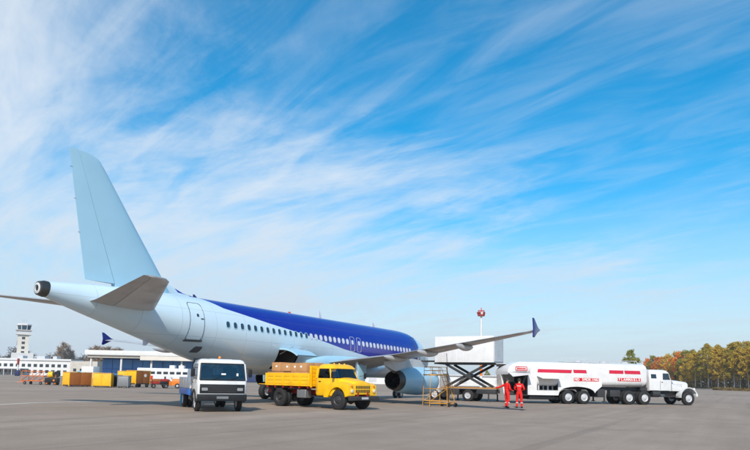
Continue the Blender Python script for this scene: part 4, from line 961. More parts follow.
# tractor
for s in (.42, -.42):
    mb = MB(); mb.box(-1.4, 5.75, s - .06, s + .06, .86, 1.12); mb.build('chassis_rail', m_dark, ft)
for x in (-.72, .72, 4.95, -6.22, -4.82):
    mb = MB(); mb.cyl((x, -1.0, .56), (x, 1.0, .56), .09, 12); mb.lathe([(-.24, .05), (-.16, .2), (0, .26), (.16, .2), (.24, .05)], (x, 0, .56), 'y', 16); mb.build('axle', m_dark, ft)
mb = MB(); mb.loft([cr(1.18, 3.35, 1.22, 1.14), cr(1.9, 3.35, 1.2, 1.17), cr(2.02, 3.32, 1.2, 1.17), cr(2.62, 3.16, 1.24, 1.10, .16), cr(2.80, 3.02, 1.32, 1.0, .2), cr(2.87, 2.85, 1.5, .82, .2)]); kc = mb.build('cab', m_white, ft, smooth=40)
for s in (1, -1):
    mb = MB(); mb.hexa([(2.45, s * 1.165, 2.06), (3.16, s * 1.165, 2.06), (3.16, s * 1.178, 2.06), (2.45, s * 1.178, 2.06), (2.5, s * 1.105, 2.58), (3.04, s * 1.105, 2.58), (3.04, s * 1.118, 2.58), (2.5, s * 1.118, 2.58)]); mb.build('side_window', m_glass, kc)
    mb = MB(); mb.hexa([(1.35, s * 1.165, 2.16), (1.85, s * 1.165, 2.16), (1.85, s * 1.178, 2.16), (1.35, s * 1.178, 2.16), (1.35, s * 1.11, 2.5), (1.85, s * 1.11, 2.5), (1.85, s * 1.122, 2.5), (1.35, s * 1.122, 2.5)]); mb.build('sleeper_window', m_glass, kc)
    for x in (2.2, 3.26): mb = MB(); mb.box(x, x + .014, s * 1.165, s * 1.182, 1.25, 2.0); mb.build('door_seam', m_seal, kc)
    mb = MB(); mb.box(2.3, 2.44, s * 1.17, s * 1.2, 1.84, 1.88); mb.build('door_handle', m_black, kc)
    mb = MB(); mb.box(2.2, 3.9, s * .85, s * 1.2, .66, .72); mb.build('running_board', m_dark, ft)
    # front wing: arched sheet over the wheel
    ar = [(4.95 + .78 * math.cos(a), .62 + .78 * math.sin(a)) for a in [R(8) + R(180 - 8) * i / 18 for i in range(19)]]
    ao = [(4.95 + .86 * math.cos(a), .62 + .86 * math.sin(a)) for a in [R(8) + R(180 - 8) * i / 18 for i in range(19)]]
    mb = MB(); mb.loft([[(p[0], s * .66, p[1]) for p in ar], [(p[0], s * 1.2, p[1]) for p in ar], [(p[0], s * 1.22, p[1]) for p in ao], [(p[0], s * .66, p[1]) for p in ao]], True, True, closed=False); mb.build('front_wing', m_white, ft, smooth=50)
    mb = MB(); mb.prism([(3.5, 1.15), (4.2, 1.15), (4.3, 1.42), (3.5, 1.75)], 'xz', s * .68, s * .95); mb.build('wing_valance', m_white, ft, bevel=.03)
    mb = MB(); mb.lathe([(-.02, .12), (.08, .14), (.1, .12)], (5.66, s * .86, 1.3), 'x', 20, True, False); hl = mb.build('headlight_bezel', m_white, ft)
    mb = MB(); mb.lathe([(.095, .12), (.12, .08), (.125, .01)], (5.66, s * .86, 1.3), 'x', 20); mb.build('headlight_lens', m_chrome, hl)
    mb = MB(); mb.cyl((3.2, s * 1.12, 2.3), (3.45, s * 1.42, 2.35), .014, 6); arm = mb.build('mirror_arm', m_black, ft)
    mb = MB(); mb.box(3.42, 3.47, s * 1.33, s * 1.52, 2.1, 2.45); mb.build('mirror', m_black, arm, bevel=.02)
    mb = MB(); mb.cyl((1.5, s * .9, .9), (2.2, s * .9, .9), .28, 18); mb.build('fuel_tank', m_dark, ft)
mb = MB(); mb.hexa([(3.3, -1.0, 2.08), (3.345, -1.0, 2.08), (3.345, 1.0, 2.08), (3.3, 1.0, 2.08), (3.14, -.94, 2.58), (3.20, -.94, 2.58), (3.20, .94, 2.58), (3.14, .94, 2.58)]); mb.build('windscreen', m_glass, kc)
def kh(x, hw, z0, z1):
    pts = [(-hw, z0), (-hw, z1 - .2)]
    for i in range(9):
        a = PI - PI * i / 8; pts.append((hw * math.cos(a), z1 - .2 + .2 * math.sin(a) ** .6))
    return [(x, y, z) for y, z in pts + [(hw, z1 - .2), (hw, z0)]]
mb = MB(); mb.loft([kh(3.3, .78, 1.15, 2.12), kh(4.3, .72, 1.12, 2.04), kh(5.2, .64, 1.1, 1.95), kh(5.34, .60, 1.12, 1.88)]); hd_ = mb.build('bonnet', m_white, ft, smooth=45)
for s in (1, -1):
    for k in range(5):
        mb = MB(); x = 3.7 + k * .22; mb.box(x, x + .1, s * .745 - .03 * k * s * .3, s * .765 - .03 * k * s * .3, 1.5, 1.75); mb.build('louvre', m_lgrey, hd_)
mb = MB(); mb.box(5.33, 5.38, -.5, .5, 1.15, 1.8); gr = mb.build('radiator_grille', m_black, ft, bevel=.01)
for k in range(8):
    y = -.44 + k * .125; mb = MB(); mb.box(5.38, 5.4, y - .02, y + .02, 1.18, 1.77); mb.build('grille_bar', m_white, gr)
mb = MB(); mb.box(5.62, 5.82, -1.2, 1.2, .72, .96); mb.build('front_bumper', m_white, ft, bevel=.03)
mb = MB(); mb.box(.5, 1.15, -.9, .9, 1.14, 1.4); mb.build('fifth_wheel_plate', m_dark, ft)
mb = MB(); mb.cyl((1.02, -.85, 1.2), (1.02, -.85, 2.5), .07, 12); mb.build('exhaust_stack', m_dark, ft)

# ------------------------------------------------------------------ people
def skin_body(name, pts, edges, sub=2):
    # pts: name -> (xyz, radius); one continuous skinned figure
    ks = list(pts); me = bpy.data.meshes.new(name)
    me.from_pydata([pts[k][0] for k in ks], [(ks.index(a), ks.index(b)) for a, b in edges], [])
    o = bpy.data.objects.new(name, me); C.objects.link(o)
    sk = o.modifiers.new('skin', 'SKIN'); sk.use_smooth_shade = True
    lay = me.skin_vertices[0].data
    for i, k in enumerate(ks):
        r_ = pts[k][1]; lay[i].radius = r_ if isinstance(r_, tuple) else (r_, r_); lay[i].use_root = (k == 'pelvis')
    ss = o.modifiers.new('sub', 'SUBSURF'); ss.levels = sub; ss.render_levels = sub
    bpy.context.view_layer.update()
    nm = bpy.data.meshes.new_from_object(o.evaluated_get(bpy.context.evaluated_depsgraph_get()))
    bpy.data.objects.remove(o)
    nm.polygons.foreach_set('use_smooth', [True] * len(nm.polygons))
    return nm
def person(label, loc, rz, pose):
    t = thing('person', label, 'person', loc, rz)
    # local frame: +x is where the person faces, y to their left
    P = {'pelvis': ((0, 0, .98), (.165, .125)), 'waist': ((.0, 0, 1.12), (.16, .115)), 'chest': ((.0, 0, 1.34), (.19, .13)), 'neckbase': ((-.01, 0, 1.50), (.10, .09)), 'neck': ((0, 0, 1.56), .06), 'headlow': ((.015, 0, 1.64), .08), 'head': ((.01, 0, 1.74), (.085, .10)), 'crown': ((.0, 0, 1.81), .06)}
    E_ = [('pelvis', 'waist'), ('waist', 'chest'), ('chest', 'neckbase'), ('neckbase', 'neck'), ('neck', 'headlow'), ('headlow', 'head'), ('head', 'crown')]
    for s, sd_ in ((1, 'l'), (-1, 'r')):
        kx, fx, fy = pose['leg_' + sd_]
        P['hip' + sd_] = ((0, s * .10, .92), .115); P['knee' + sd_] = ((kx, s * (.11 + fy * .5), .52), .085); P['ankle' + sd_] = ((fx, s * (.11 + fy), .12), .068); P['heel' + sd_] = ((fx - .02, s * (.11 + fy), .05), .05); P['toe' + sd_] = ((fx + .19, s * (.13 + fy), .04), .042)
        E_ += [('pelvis', 'hip' + sd_), ('hip' + sd_, 'knee' + sd_), ('knee' + sd_, 'ankle' + sd_), ('ankle' + sd_, 'heel' + sd_), ('heel' + sd_, 'toe' + sd_)]
        el, wr = pose['arm_' + sd_]
        P['sh' + sd_] = ((0, s * .195, 1.45), .085); P['el' + sd_] = (el, .066); P['wr' + sd_] = (wr, .05)
        d = (Vector(wr) - Vector(el)).normalized(); pm = Vector(wr) + d * .08; P['palm' + sd_] = (tuple(pm), (.042, .024))
        E_ += [('chest', 'sh' + sd_), ('sh' + sd_, 'el' + sd_), ('el' + sd_, 'wr' + sd_), ('wr' + sd_, 'palm' + sd_)]
        side_ = d.cross(Vector((1, 0, 0)) if abs(d.x) < .8 else Vector((0, 0, 1))).normalized(); crl = d.cross(side_) * s
        for k, (off, ln) in enumerate(((-.036, .062), (-.012, .075), (.012, .072), (.036, .056))):
            a = pm + d * .035 + side_ * off; b = a + d * ln * .55 + crl * .006; c = b + d * ln * .4 + crl * .028
            P[f'fa{k}{sd_}'] = (tuple(a), .010); P[f'fb{k}{sd_}'] = (tuple(b), .0095); P[f'fc{k}{sd_}'] = (tuple(c), .008)
            E_ += [('palm' + sd_, f'fa{k}{sd_}'), (f'fa{k}{sd_}', f'fb{k}{sd_}'), (f'fb{k}{sd_}', f'fc{k}{sd_}')]
        a = pm - d * .03 + side_ * -.05; b = a + d * .045 - side_ * .025
        P['ta' + sd_] = (tuple(a), .012); P['tb' + sd_] = (tuple(b), .010); E_ += [('palm' + sd_, 'ta' + sd_), ('ta' + sd_, 'tb' + sd_)]
    me = skin_body('body', P, E_)
    wrs = [Vector(P['wrl'][0]), Vector(P['wrr'][0])]; pal = [Vector(P['palml'][0]), Vector(P['palmr'][0])]
    for m in (m_overall, m_skin, m_black): me.materials.append(m)
    for p in me.polygons:
        c = p.center
        hand = any((c - w_).dot((q - w_).normalized()) > .01 and (c - w_).length < .26 for w_, q in zip(wrs, pal))
        p.material_index = 1 if (c.z > 1.545 or hand) else 2 if c.z < .10 else 0
    b = bpy.data.objects.new('body', me); C.objects.link(b); b.parent = t
    # hair cap, collar, reflective bands, face
    mb = MB(); hr = []
    for k in range(8):
        a = -.45 + (PI / 2 + .45) * k / 7; z = 1.745 + .118 * math.sin(a); r_ = .112 * math.cos(a) + .002
        hr.append([(-.012 + r_ * math.cos(u) * (1.04 if math.cos(u) < 0 else (.80 if k < 4 else .98)), r_ * .92 * math.sin(u), z) for u in [2 * PI * i / 20 for i in range(20)]])
    mb.loft(hr); mb.build('hair', m_hair, b, smooth=60)
    mb = MB(); mb.lathe([(1.50, .115), (1.545, .098), (1.56, .092), (1.555, .08)], (-.005, 0, 0), 'z', 20); mb.build('collar', m_overall, b, smooth=60)
    mb = MB()
    mb.prism([(.10, -.012), (.135, -.016), (.125, .016), (.10, .03)], 'xz', -.012, .012); o = mb.build('nose', m_skin, b); o.location.z = 1.70
    for s in (1, -1):
        mb = MB(); mb.lathe([(-.012, .004), (-.006, .012), (.006, .012), (.012, .004)], (.098, s * .034, 1.735), 'x', 10, True, True); mb.build('eye', m_black, b)
        mb = MB(); mb.lathe([(-.01, .012), (0, .03), (.01, .024)], (0, s * .098, 1.715), 'y', 12, True, True); mb.build('ear', m_skin, b)
    mb = MB(); mb.box(.092, .106, -.025, .025, 1.655, 1.664); mb.build('mouth', m_redox, b)
    return t, b
pa = gpt(507.0, 407.8); pb = gpt(519.3, 408)
face_a = CAM_Z + R(25); face_b = CAM_Z + R(70)
t1, b1 = person('person in red overalls standing with one arm held out towards the lift truck', pa, face_a,
    {'leg_l': (.05, .02, .02), 'leg_r': (.03, -.10, .01), 'arm_l': ((-.22, .42, 1.28), (-.36, .62, 1.24)), 'arm_r': ((.03, -.27, 1.16), (.22, -.20, 1.10))})
t2, b2 = person('person in red overalls facing the tanker, white lettering across the back', pb, face_b,
    {'leg_l': (.05, .0, .04), 'leg_r': (.04, .02, .04), 'arm_l': ((.02, .30, 1.17), (.24, .20, 1.14)), 'arm_r': ((.0, -.31, 1.17), (.22, -.2, 1.12))})
for t, b in ((t1, b1), (t2, b2)):
    for z, r_ in ((1.0, .0),):
        mb = MB(); mb.loft([[((.145 if math.cos(a) > 0 else .14) * math.cos(a) - .003, .185 * math.sin(a), zz_) for a in [2 * PI * i / 24 for i in range(24)]] for zz_ in (1.05, 1.085)], False, False); mb.build('belt', m_redox, b, smooth=60)
mb = MB(); ks = []
for i, yv in enumerate((-.13, -.085, -.04, .005, .05, .095, .13)):
    if i < 6: mb = MB(); mb.box(-.163, -.155, yv, yv + .033, 1.355, 1.40); mb.build('lettering', m_paper, b2)
for s in (1, -1):
    mb = MB(); mb.lathe([(-.025, .093), (.025, .088)], (.02, s * .125, .33), 'z', 20); mb.build('reflective_band', m_lgrey, b1); mb = MB(); mb.lathe([(-.025, .093), (.025, .088)], (.02, s * .14, .33), 'z', 20); mb.build('reflective_band', m_lgrey, b2)

# ------------------------------------------------------------------ ground equipment left of the airliner
def face_cam(px, depth, turn=0.): return at(px, depth), CAM_Z + R(turn)
# yellow containers with brown sides
def panel_box(nm, label, cat, px, depth, turn, lx, ly, h, mf, ms, group=None, z0=.18, ribs=3, split_long=2):
    p, rz = face_cam(px, depth, turn); t = thing(nm, label, cat, p, rz, group)
    mb = MB(); mb.box(-lx / 2 + .02, lx / 2 - .02, -ly / 2 + .02, ly / 2 - .02, z0, z0 + h - .02); core = mb.build('shell', ms, t)
    for k in range(split_long):      # panels on the long faces
        for s in (1, -1):
            x0 = -lx / 2 + lx * k / split_long; mb = MB(); mb.box(x0 + .02, x0 + lx / split_long - .02, s * ly / 2 - s * .022, s * ly / 2 + s * .012, z0 + .05, z0 + h - .06); mb.build('side_panel', ms, t, bevel=.01)
    for s in (1, -1):
        mb = MB(); mb.box(s * lx / 2 - s * .022, s * lx / 2 + s * .012, -ly / 2 + .02, ly / 2 - .02, z0 + .05, z0 + h - .06); mb.build('end_panel', mf, t, bevel=.01)
    for x in (-lx / 2, lx / 2):
        for y in (-ly / 2, ly / 2): mb = MB(); mb.box(x - .035, x + .035, y - .035, y + .035, z0 - .1, z0 + h); mb.build('corner_post', mf, t)
    mb = MB(); mb.box(-lx / 2 - .04, lx / 2 + .04, -ly / 2 - .04, ly / 2 + .04, z0 + h, z0 + h + .05); mb.build('roof', mf, t, bevel=.01)
    mb = MB(); mb.box(-lx / 2, lx / 2, -ly / 2, ly / 2, z0 - .1, z0 - .002); mb.build('base_frame', m_dark, t)
    for x in (-lx * .35, lx * .35):
        for y in (-ly * .4, ly * .4): mb = MB(); mb.lathe([(-.04, .02), (-.04, .07), (.04, .07), (.04, .02)], (x, y, .07), 'y', 14, True, True); mb.build('caster', m_rubber, t)
    return t
panel_box('baggage_container', 'yellow container with brown side panels, alone beyond the airliner tail', 'container', 77.5, 72, 50, 2.6, 1.7, 1.5, m_yellow2, m_brown)
panel_box('baggage_container', 'all-yellow container of two panels next to a dark open gap', 'container', 103.5, 71, 12, 1.9, 1.5, 1.45, m_yellow2, m_yellow2)
panel_box('equipment_crate', 'plain grey crate standing in front of a yellow baggage cart', 'crate', 124.5, 70.5, 6, 1.15, 1.1, 1.2, m_grey, m_grey, split_long=1)
t = panel_box('dark_gap_block', 'black block added as the dark gap between the yellow container and grey crate', 'filler block', 116, 73, 0, 1.0, 1.2, 1.25, m_black, m_black, split_long=1)  # black block added to stand in for the dark open gap here
t = panel_box('baggage_cart', 'tall yellow baggage cart on wheels with brown side and white mark', 'cart', 138.5, 75, 66, 2.3, 1.5, 1.55, m_yellow2, m_brown, z0=.48)
for x in (-.8, .8):
    for s in (1, -1): mb = MB(); mb.lathe([(-.08, .05), (-.09, .2), (-.05, .25), (.05, .25), (.09, .2), (.08, .05)], (x, s * .62, .25), 'y', 20, True, True); mb.build('wheel', m_rubber, t)
mb = MB(); mb.lathe([(-.79, .2), (-.764, .2)], (.35, 0, 1.45), 'y', 20, True, True); o = mb.build('round_mark', m_paper, t)
mb = MB(); mb.bar((-1.1, 0, .35), (-2.0, 0, .25), .07); mb.build('tow_bar', m_dark, t)
t = panel_box('baggage_cart', 'second low yellow cart partly hidden by the grey crate', 'cart', 126.5, 77, 4, 1.7, 1.4, 1.5, m_yellow2, m_yellow2, z0=.45)
# red tug
p, rz = face_cam(172, 74, 10); t = thing('tow_tractor', 'small orange tow tractor parked near the white bus', 'tractor', p, rz)
mb = MB(); mb.loft([cr(.35, 1.2, -1.2, .6, .1), cr(.8, 1.2, -1.2, .62, .1), cr(.86, 1.1, -1.15, .58, .1)]); mb.build('body', m_orange, t)
mb = MB(); mb.loft([cr(.84, 1.15, .1, .5, .12), cr(1.1, 1.05, .15, .46, .12), cr(1.14, .95, .2, .4, .1)]); mb.build('bonnet', m_orange, t)
mb = MB(); mb.box(-.75, -.25, -.4, .4, .86, 1.0); st_ = mb.build('seat', m_black, t, bevel=.04)
mb = MB(); mb.box(-.85, -.75, -.4, .4, .9, 1.4); mb.build('backrest', m_black, t, bevel=.04)
mb = MB(); mb.cyl((.1, 0, .9), (-.05, 0, 1.25), .03, 8); mb.lathe([(-.015, .16), (0, .18), (.015, .16), (0, .14), (-.015, .16)], (-.06, 0, 1.26), 'z', 18); mb.build('steering_wheel', m_black, t)
for x in (.75, -.75):
    for s in (1, -1): wheel(t, x, s * .58, .3, .2, s, .5, m_lgrey)
for x, y in ((1.15, .3), (1.15, -.3)): mb = MB(); mb.lathe([(0, .08), (.05, .07), (.06, .01)], (x, y, .7), 'x', 14); mb.build('headlight', m_chrome, t)
for dx, px in ((0, 160),):
    p, rz = face_cam(px, 73, 25); t = thing('luggage_trolley', 'low dark luggage trolley hitched beside the tow tractor', 'trolley', p, rz)
    mb = MB(); mb.box(-1.0, 1.0, -.6, .6, .42, .5); mb.build('deck', m_dark, t)
    for x in (-.7, .7):
        for s in (1, -1): wheel(t, x, s * .5, .24, .14, s, .5, m_grey)
    for x in (-1, 1): mb = MB(); mb.bar((x, -.58, .5), (x, -.58, 1.1), .04); mb.bar((x, .58, .5), (x, .58, 1.1), .04); mb.bar((x, -.58, 1.1), (x, .58, 1.1), .04); mb.build('end_rail', m_redox, t)
    mb = MB(); mb.bar((-1, 0, .4), (-1.8, 0, .3), .06); mb.build('tow_bar', m_dark, t)
    for k in range(4):
        mb = MB(); mb.box(-.45, .45, -.3, .3, 0, .3); o = mb.build('suitcase', [m_redox, m_black, m_brown, m_redox][k], None, bevel=.05)
        o.location = p + Matrix.Rotation(rz, 4, 'Z') @ Vector((-.48 + .96 * (k % 2), 0, .502 + .302 * (k // 2))); o.rotation_euler = (0, 0, rz)
        tag(o, ['dark red suitcase lying at the bottom of the trolley load', 'black suitcase lying at the bottom of the trolley load', 'brown suitcase on top of the trolley load', 'dark red suitcase on top of the trolley load'][k], 'suitcase')
# tubular steel carts
p, rz = face_cam(36, 79, -6); t = thing('frame_trailer', 'orange tubular frame trailer with open lattice sides', 'trailer', p, rz)
for x in (-1.5, 0, 1.5):
    for y in (-.7, .7): mb = MB(); mb.cyl((x, y, .45), (x, y, 1.75), .035, 8); mb.build('post', m_orange, t)
for z in (.5, 1.1, 1.72):
    for y in (-.7, .7): mb = MB(); mb.cyl((-1.5, y, z), (1.5, y, z), .035, 8); mb.build('rail', m_orange, t)
    for x in (-1.5, 1.5): mb = MB(); mb.cyl((x, -.7, z), (x, .7, z), .035, 8); mb.build('rail', m_redox, t)
for y in (-.7, .7):
    for x in (-1.5, 0): mb = MB(); mb.cyl((x, y, .5), (x + 1.5, y, 1.72), .028, 8); mb.build('brace', m_redox, t)
mb = MB(); mb.box(-1.5, 1.5, -.7, .7, .42, .48); mb.build('deck', m_redox, t)
for x in (-1.1, 1.1):
    for s in (1, -1): wheel(t, x, s * .6, .2, .14, s, .5, m_grey)
mb = MB(); mb.bar((-1.5, 0, .4), (-2.6, 0, .25), .06); mb.build('tow_bar', m_orange, t)
p, rz = face_cam(52.5, 78, 8); t = thing('reel_cart', 'dark wheeled cart carrying a yellow drum and black hose reel', 'cart', p, rz)
mb = MB(); mb.box(-.75, .75, -.5, .5, .3, .95); mb.build('motor_housing', m_black, t, bevel=.04)
mb = MB(); mb.cyl((-.45, 0, 1.25), (.1, 0, 1.35), .42, 24); mb.build('drum', m_yellow2, t)
mb = MB(); mb.lathe([(-.16, .1), (-.18, .36), (-.1, .4), (.1, .4), (.18, .36), (.16, .1)], (.55, -.1, 1.38), 'y', 24, True, True); mb.build('hose_reel', m_black, t)
for x in (-.5, .5):
    mb = MB(); mb.bar((x, -.35, .95), (x, -.35, 1.3), .05); mb.build('cradle_post', m_orange, t)
    for s in (1, -1): wheel(t, x, s * .45, .2, .12, s, .5, m_orange)
mb = MB(); mb.lathe([(-.02, .12), (.02, .12)], (.35, -.52, .6), 'y', 18, True, True); mb.build('lamp', m_orange, t)

# white bus and pale van far behind
p, rz = face_cam(164, 108, 4); t = thing('airport_bus', 'white airport bus with red panel standing behind the tow tractor', 'bus', p, rz)
mb = MB(); mb.box(-4.4, 4.4, -1.2, 1.2, .45, 2.75); mb.build('body', m_white, t, bevel=.15, seg=3)
for k in range(7): mb = MB(); x = -3.2 + k * 1.12; mb.box(x, x + .8, -1.215, -1.19, 1.7, 2.15); mb.build('window', m_glass, t, bevel=.01)
mb = MB(); mb.box(-2.6, -1.6, -1.22, -1.2, .7, 1.42); mb.build('red_panel', m_red, t)
for x in (1.0, 2.6): mb = MB(); mb.box(x, x + .9, -.6, .6, 2.75, 3.3); mb.build('roof_unit', m_white, t, bevel=.05)
for x in (-2.9, 2.7):
    for s in (1, -1): wheel(t, x, s * 1.08, .46, .26, s, .55, m_lgrey)
p, rz = face_cam(88.5, 116, -8); t = thing('box_van', 'pale blue and white box van in front of the blue terminal', 'van', p, rz)
mb = MB(); mb.box(-.9, 1.5, -1.0, 1.0, .7, 2.9); mb.build('box_body', m_white, t, bevel=.04)
mb = MB(); mb.box(-.8, 1.4, -1.02, -1.0, .8, 1.5); mb.build('lower_panel', m_sky, t)
mb = MB(); mb.loft([cr(.5, -.92, -2.1, .95), cr(1.3, -.92, -2.15, .97), cr(2.0, -.95, -1.8, .9)]); cb = mb.build('cab', m_sky, t, smooth=38)
mb = MB(); mb.hexa([(-1.9, -.98, 1.35), (-1.1, -.98, 1.35), (-1.1, -.955, 1.35), (-1.9, -.955, 1.35), (-1.75, -.94, 1.85), (-1.1, -.94, 1.85), (-1.1, -.915, 1.85), (-1.75, -.915, 1.85)]); mb.build('side_window', m_glass, cb)
for x in (-1.5, .8):
    for s in (1, -1): wheel(t, x, s * .85, .4, .22, s, .55, m_lgrey)

# ------------------------------------------------------------------ far buildings
def zat(px, py, depth):              # height whose image lies on a pixel row at that distance
    r = ray(px, py); return EYE.z + r.z * depth / r.dot(fw)
m_bglass = mat('blue_curtain_glass', lin(44, 116, 186), .3, var=.2, vscale=.5, spec=.7)
m_bframe = mat('blue_mullion', lin(30, 84, 150), .5)
# terminal with blue glazing under a white roof slab
D = 165; p = at(140, D); t = thing('terminal_building', 'blue glazed terminal hall under a wide flat white roof', 'building', p, CAM_Z)
k_ = D / FPX; zr = zat(130, 351.5, D)
mb = MB(); mb.box(-12.6, 30, -6, 22, zr - 1.25, zr); rf = mb.build('roof_slab', m_wallw, t, bevel=.05)
mb = MB(); mb.box(-12.1, 29.5, -5.4, 21, zr - 1.9, zr - 1.255); mb.build('soffit', m_concrete, rf)
mb = MB(); mb.box(2, 16, -5.9, -5.2, zr - 2.4, zr - 1.27); mb.build('sign_band', m_wallc, rf)
mb = MB(); mb.box(-10.4, 28, 0, 20, 0, zr - 1.9); mb.build('hall', m_bframe, t)
for k in range(14):
    for j in range(2):
        x0 = -10.3 + k * 2.74; z0 = .4 + j * (zr - 2.5) / 2; mb = MB(); mb.box(x0, x0 + 2.56, -.12, -.005, z0, z0 + (zr - 2.5) / 2 - .15); mb.build('pane', m_bglass, t)
for k in range(6):
    x = -11.4 + k * 8.0; mb = MB(); mb.cyl((x, -4.6, 0), (x, -4.6, zr - 1.9), .28, 14); mb.build('column', m_wallw, t)
# low white terminal wing with window rows
D = 300; p = at(36, D); t = thing('low_airport_building', 'long low white building with dark windows beside the control tower', 'building', p, CAM_Z)
zr = zat(36, 358.5, D)
mb = MB(); mb.box(-42, 16.5, 0, 12, 0, zr - .9); mb.build('wall', m_wallw, t)
mb = MB(); mb.box(-42.5, 17, -.6, 12.5, zr - .9, zr); mb.build('parapet', m_wallw, t)
mb = MB(); mb.box(-42.2, 16.8, -.62, -.602, zr - .5, zr - .38); mb.build('cornice', m_lgrey, t)
for j in range(2):
    for k in range(19):
        x = -40 + k * 2.95; z = 1.2 + j * 2.9
        if z + 1.5 < zr - 1: mb = MB(); mb.box(x, x + 1.7, -.05, .02, z, z + 1.5); mb.build('window', m_glass, t)
mb = MB(); mb.box(-24, -4, -7, -.01, 2.9, 3.3); mb.build('porch_roof', m_lgrey, t)
for k in range(6): mb = MB(); x = -23.5 + k * 3.8; mb.box(x - .15, x + .15, -6.8, -6.5, 0, 2.9); mb.build('porch_post', m_lgrey, t)
for x, wd in ((-30, 5), (-12, 3), (-2, 4), (6, 2)): mb = MB(); mb.box(x, x + wd, 3, 7, zr, zr + 1.4); mb.build('roof_plant', m_lgrey, t)
p = at(77, D - 20); t = thing('annex_block', 'plain grey-white annex at the end of the low white building', 'building', p, CAM_Z)
mb = MB(); mb.box(-3.5, 9, 0, 8, 0, zat(77, 361, D - 20)); mb.build('wall', m_concrete, t)
for k in range(3): mb = MB(); mb.box(-2 + k * 3, -.6 + k * 3, -.05, .02, 2.2, 3.6); mb.build('window', m_glass, t)
# control tower
D = 390; p = at(20.2, D); t = thing('control_tower', 'tall control tower with glazed cab and overhanging gallery', 'tower', p, CAM_Z + R(33))
H = zat(20, 323, D); s = D / FPX
mb = MB(); mb.box(-3.1, 3.1, -3.1, 3.1, 0, H - 7.6); sh = mb.build('shaft', m_wallc, t)
for k in range(7):
    z = 4 + k * (H - 14) / 6.2
    for face in range(2):
        mb = MB()
        if face: mb.box(-.9, .9, -3.16, -3.05, z, z + 1.6)
        else: mb.box(3.05, 3.16, -.9, .9, z, z + 1.6)
        mb.build('window', m_glass, sh)
mb = MB(); mb.box(-4.3, 4.3, -4.3, 4.3, H - 7.6, H - 7.0); mb.build('gallery', m_wallw, t)
mb = MB(); mb.box(-3.7, 3.7, -3.7, 3.7, H - 7.0, H - 5.0); mb.build('equipment_floor', m_wallw, t)
mb = MB(); mb.box(-4.5, 4.5, -4.5, 4.5, H - 5.0, H - 4.5); mb.build('gallery', m_concrete, t)
mb = MB()
oct_ = lambda r_, z: [(r_ * math.cos(PI / 8 + PI / 4 * i), r_ * math.sin(PI / 8 + PI / 4 * i), z) for i in range(8)]
mb.loft([oct_(3.7, H - 4.5), oct_(4.2, H - 1.6)]); cbg = mb.build('cab_glazing', m_glassb, t, flat=True)
for i in range(8):
    a = PI / 8 + PI / 4 * i; mb = MB(); mb.bar((3.74 * math.cos(a), 3.74 * math.sin(a), H - 4.5), (4.24 * math.cos(a), 4.24 * math.sin(a), H - 1.6), .3); mb.build('mullion', m_wallw, cbg)
mb = MB(); mb.loft([oct_(4.6, H - 1.6), oct_(4.6, H - .9), oct_(3.6, H - .5)]); rf = mb.build('cab_roof', m_wallw, t, flat=True)
mb = MB(); mb.box(-1.5, 1.5, -1.5, 1.5, H - .5, H + .6); mb.build('roof_hatch', m_lgrey, rf)
for x in (-1, 0, 1.2): mb = MB(); mb.cyl((x, .5, H - .5), (x, .5, H + 2.4), .06, 6); mb.build('antenna', m_grey, rf)
for k in range(4):
    mb = MB(); z = H - 7.0 + .5 * k + .1; mb.bar((-4.25, -4.25, H - 7 + .3 * k), (4.25, -4.25, H - 7 + .3 * k), .06); mb.build('gallery_rail', m_lgrey, t)
mb = MB(); mb.box(-6, 6, -7, 3, 0, zat(18, 353, D)); mb.build('base_block', m_wallw, t)
# long low white building across the far apron
D = 205; p = at(470, D); t = thing('low_hangar', 'long low white building across the far apron behind the lift truck', 'building', p, CAM_Z)
mb = MB(); mb.box(-85, 26, 0, 10, 0, 3.3); mb.build('wall', m_wallw, t)
mb = MB(); mb.box(-85.3, 26.3, -.5, 10.5, 3.3, 3.7); mb.build('roof', m_lgrey, t)
for k in range(18):
    x = -83 + k * 6.1; mb = MB(); mb.box(x, x + 2.6, -.06, .02, .8, 2.2); mb.build('window', m_lgrey, t)
# red and white floodlight mast
D = 150; p = at(481, D); t = thing('floodlight_mast', 'red and white striped floodlight mast rising behind the raised white box', 'lamp post', p, CAM_Z)
zt_ = zat(481, 316, D)
for k in range(6):
    a, b_ = zt_ * k / 6, zt_ * (k + 1) / 6
    mb = MB(); mb.cyl((0, 0, a), (0, 0, b_), .36 - .02 * k, 14, .36 - .02 * (k + 1)); mb.build('mast_section', m_white if k % 2 == 0 and k < 5 else m_orange if k < 5 else m_white, t)
mb = MB(); mb.cyl((0, 0, zt_), (0, 0, zt_ + .25), .9, 16); pf = mb.build('lamp_platform', m_redox, t)
for i in range(8):
    a = 2 * PI * i / 8; c = Vector((.8 * math.cos(a), .8 * math.sin(a), zt_ + .7)); mb = MB(); mb.box(-.1, .22, -.24, .24, -.3, .3); o = mb.build('floodlight', m_redox if i % 3 else m_white, pf); o.location = c; o.rotation_euler = (0, R(14), a)
    mb = MB(); mb.cyl((.8 * math.cos(a), .8 * math.sin(a), zt_ + .2), (.8 * math.cos(a), .8 * math.sin(a), zt_ + 1.3), .04, 6); mb.build('rail_post', m_red, pf)
mb = MB(); mb.lathe([(zt_ + 1.28, .8), (zt_ + 1.34, .84), (zt_ + 1.4, .8), (zt_ + 1.34, .76), (zt_ + 1.28, .8)], (0, 0, 0), 'z', 20); mb.build('hoop_rail', m_red, pf)
mb = MB(); mb.cyl((0, 0, zt_), (0, 0, zt_ + 2.1), .1, 8); mb.build('finial', m_red, pf)
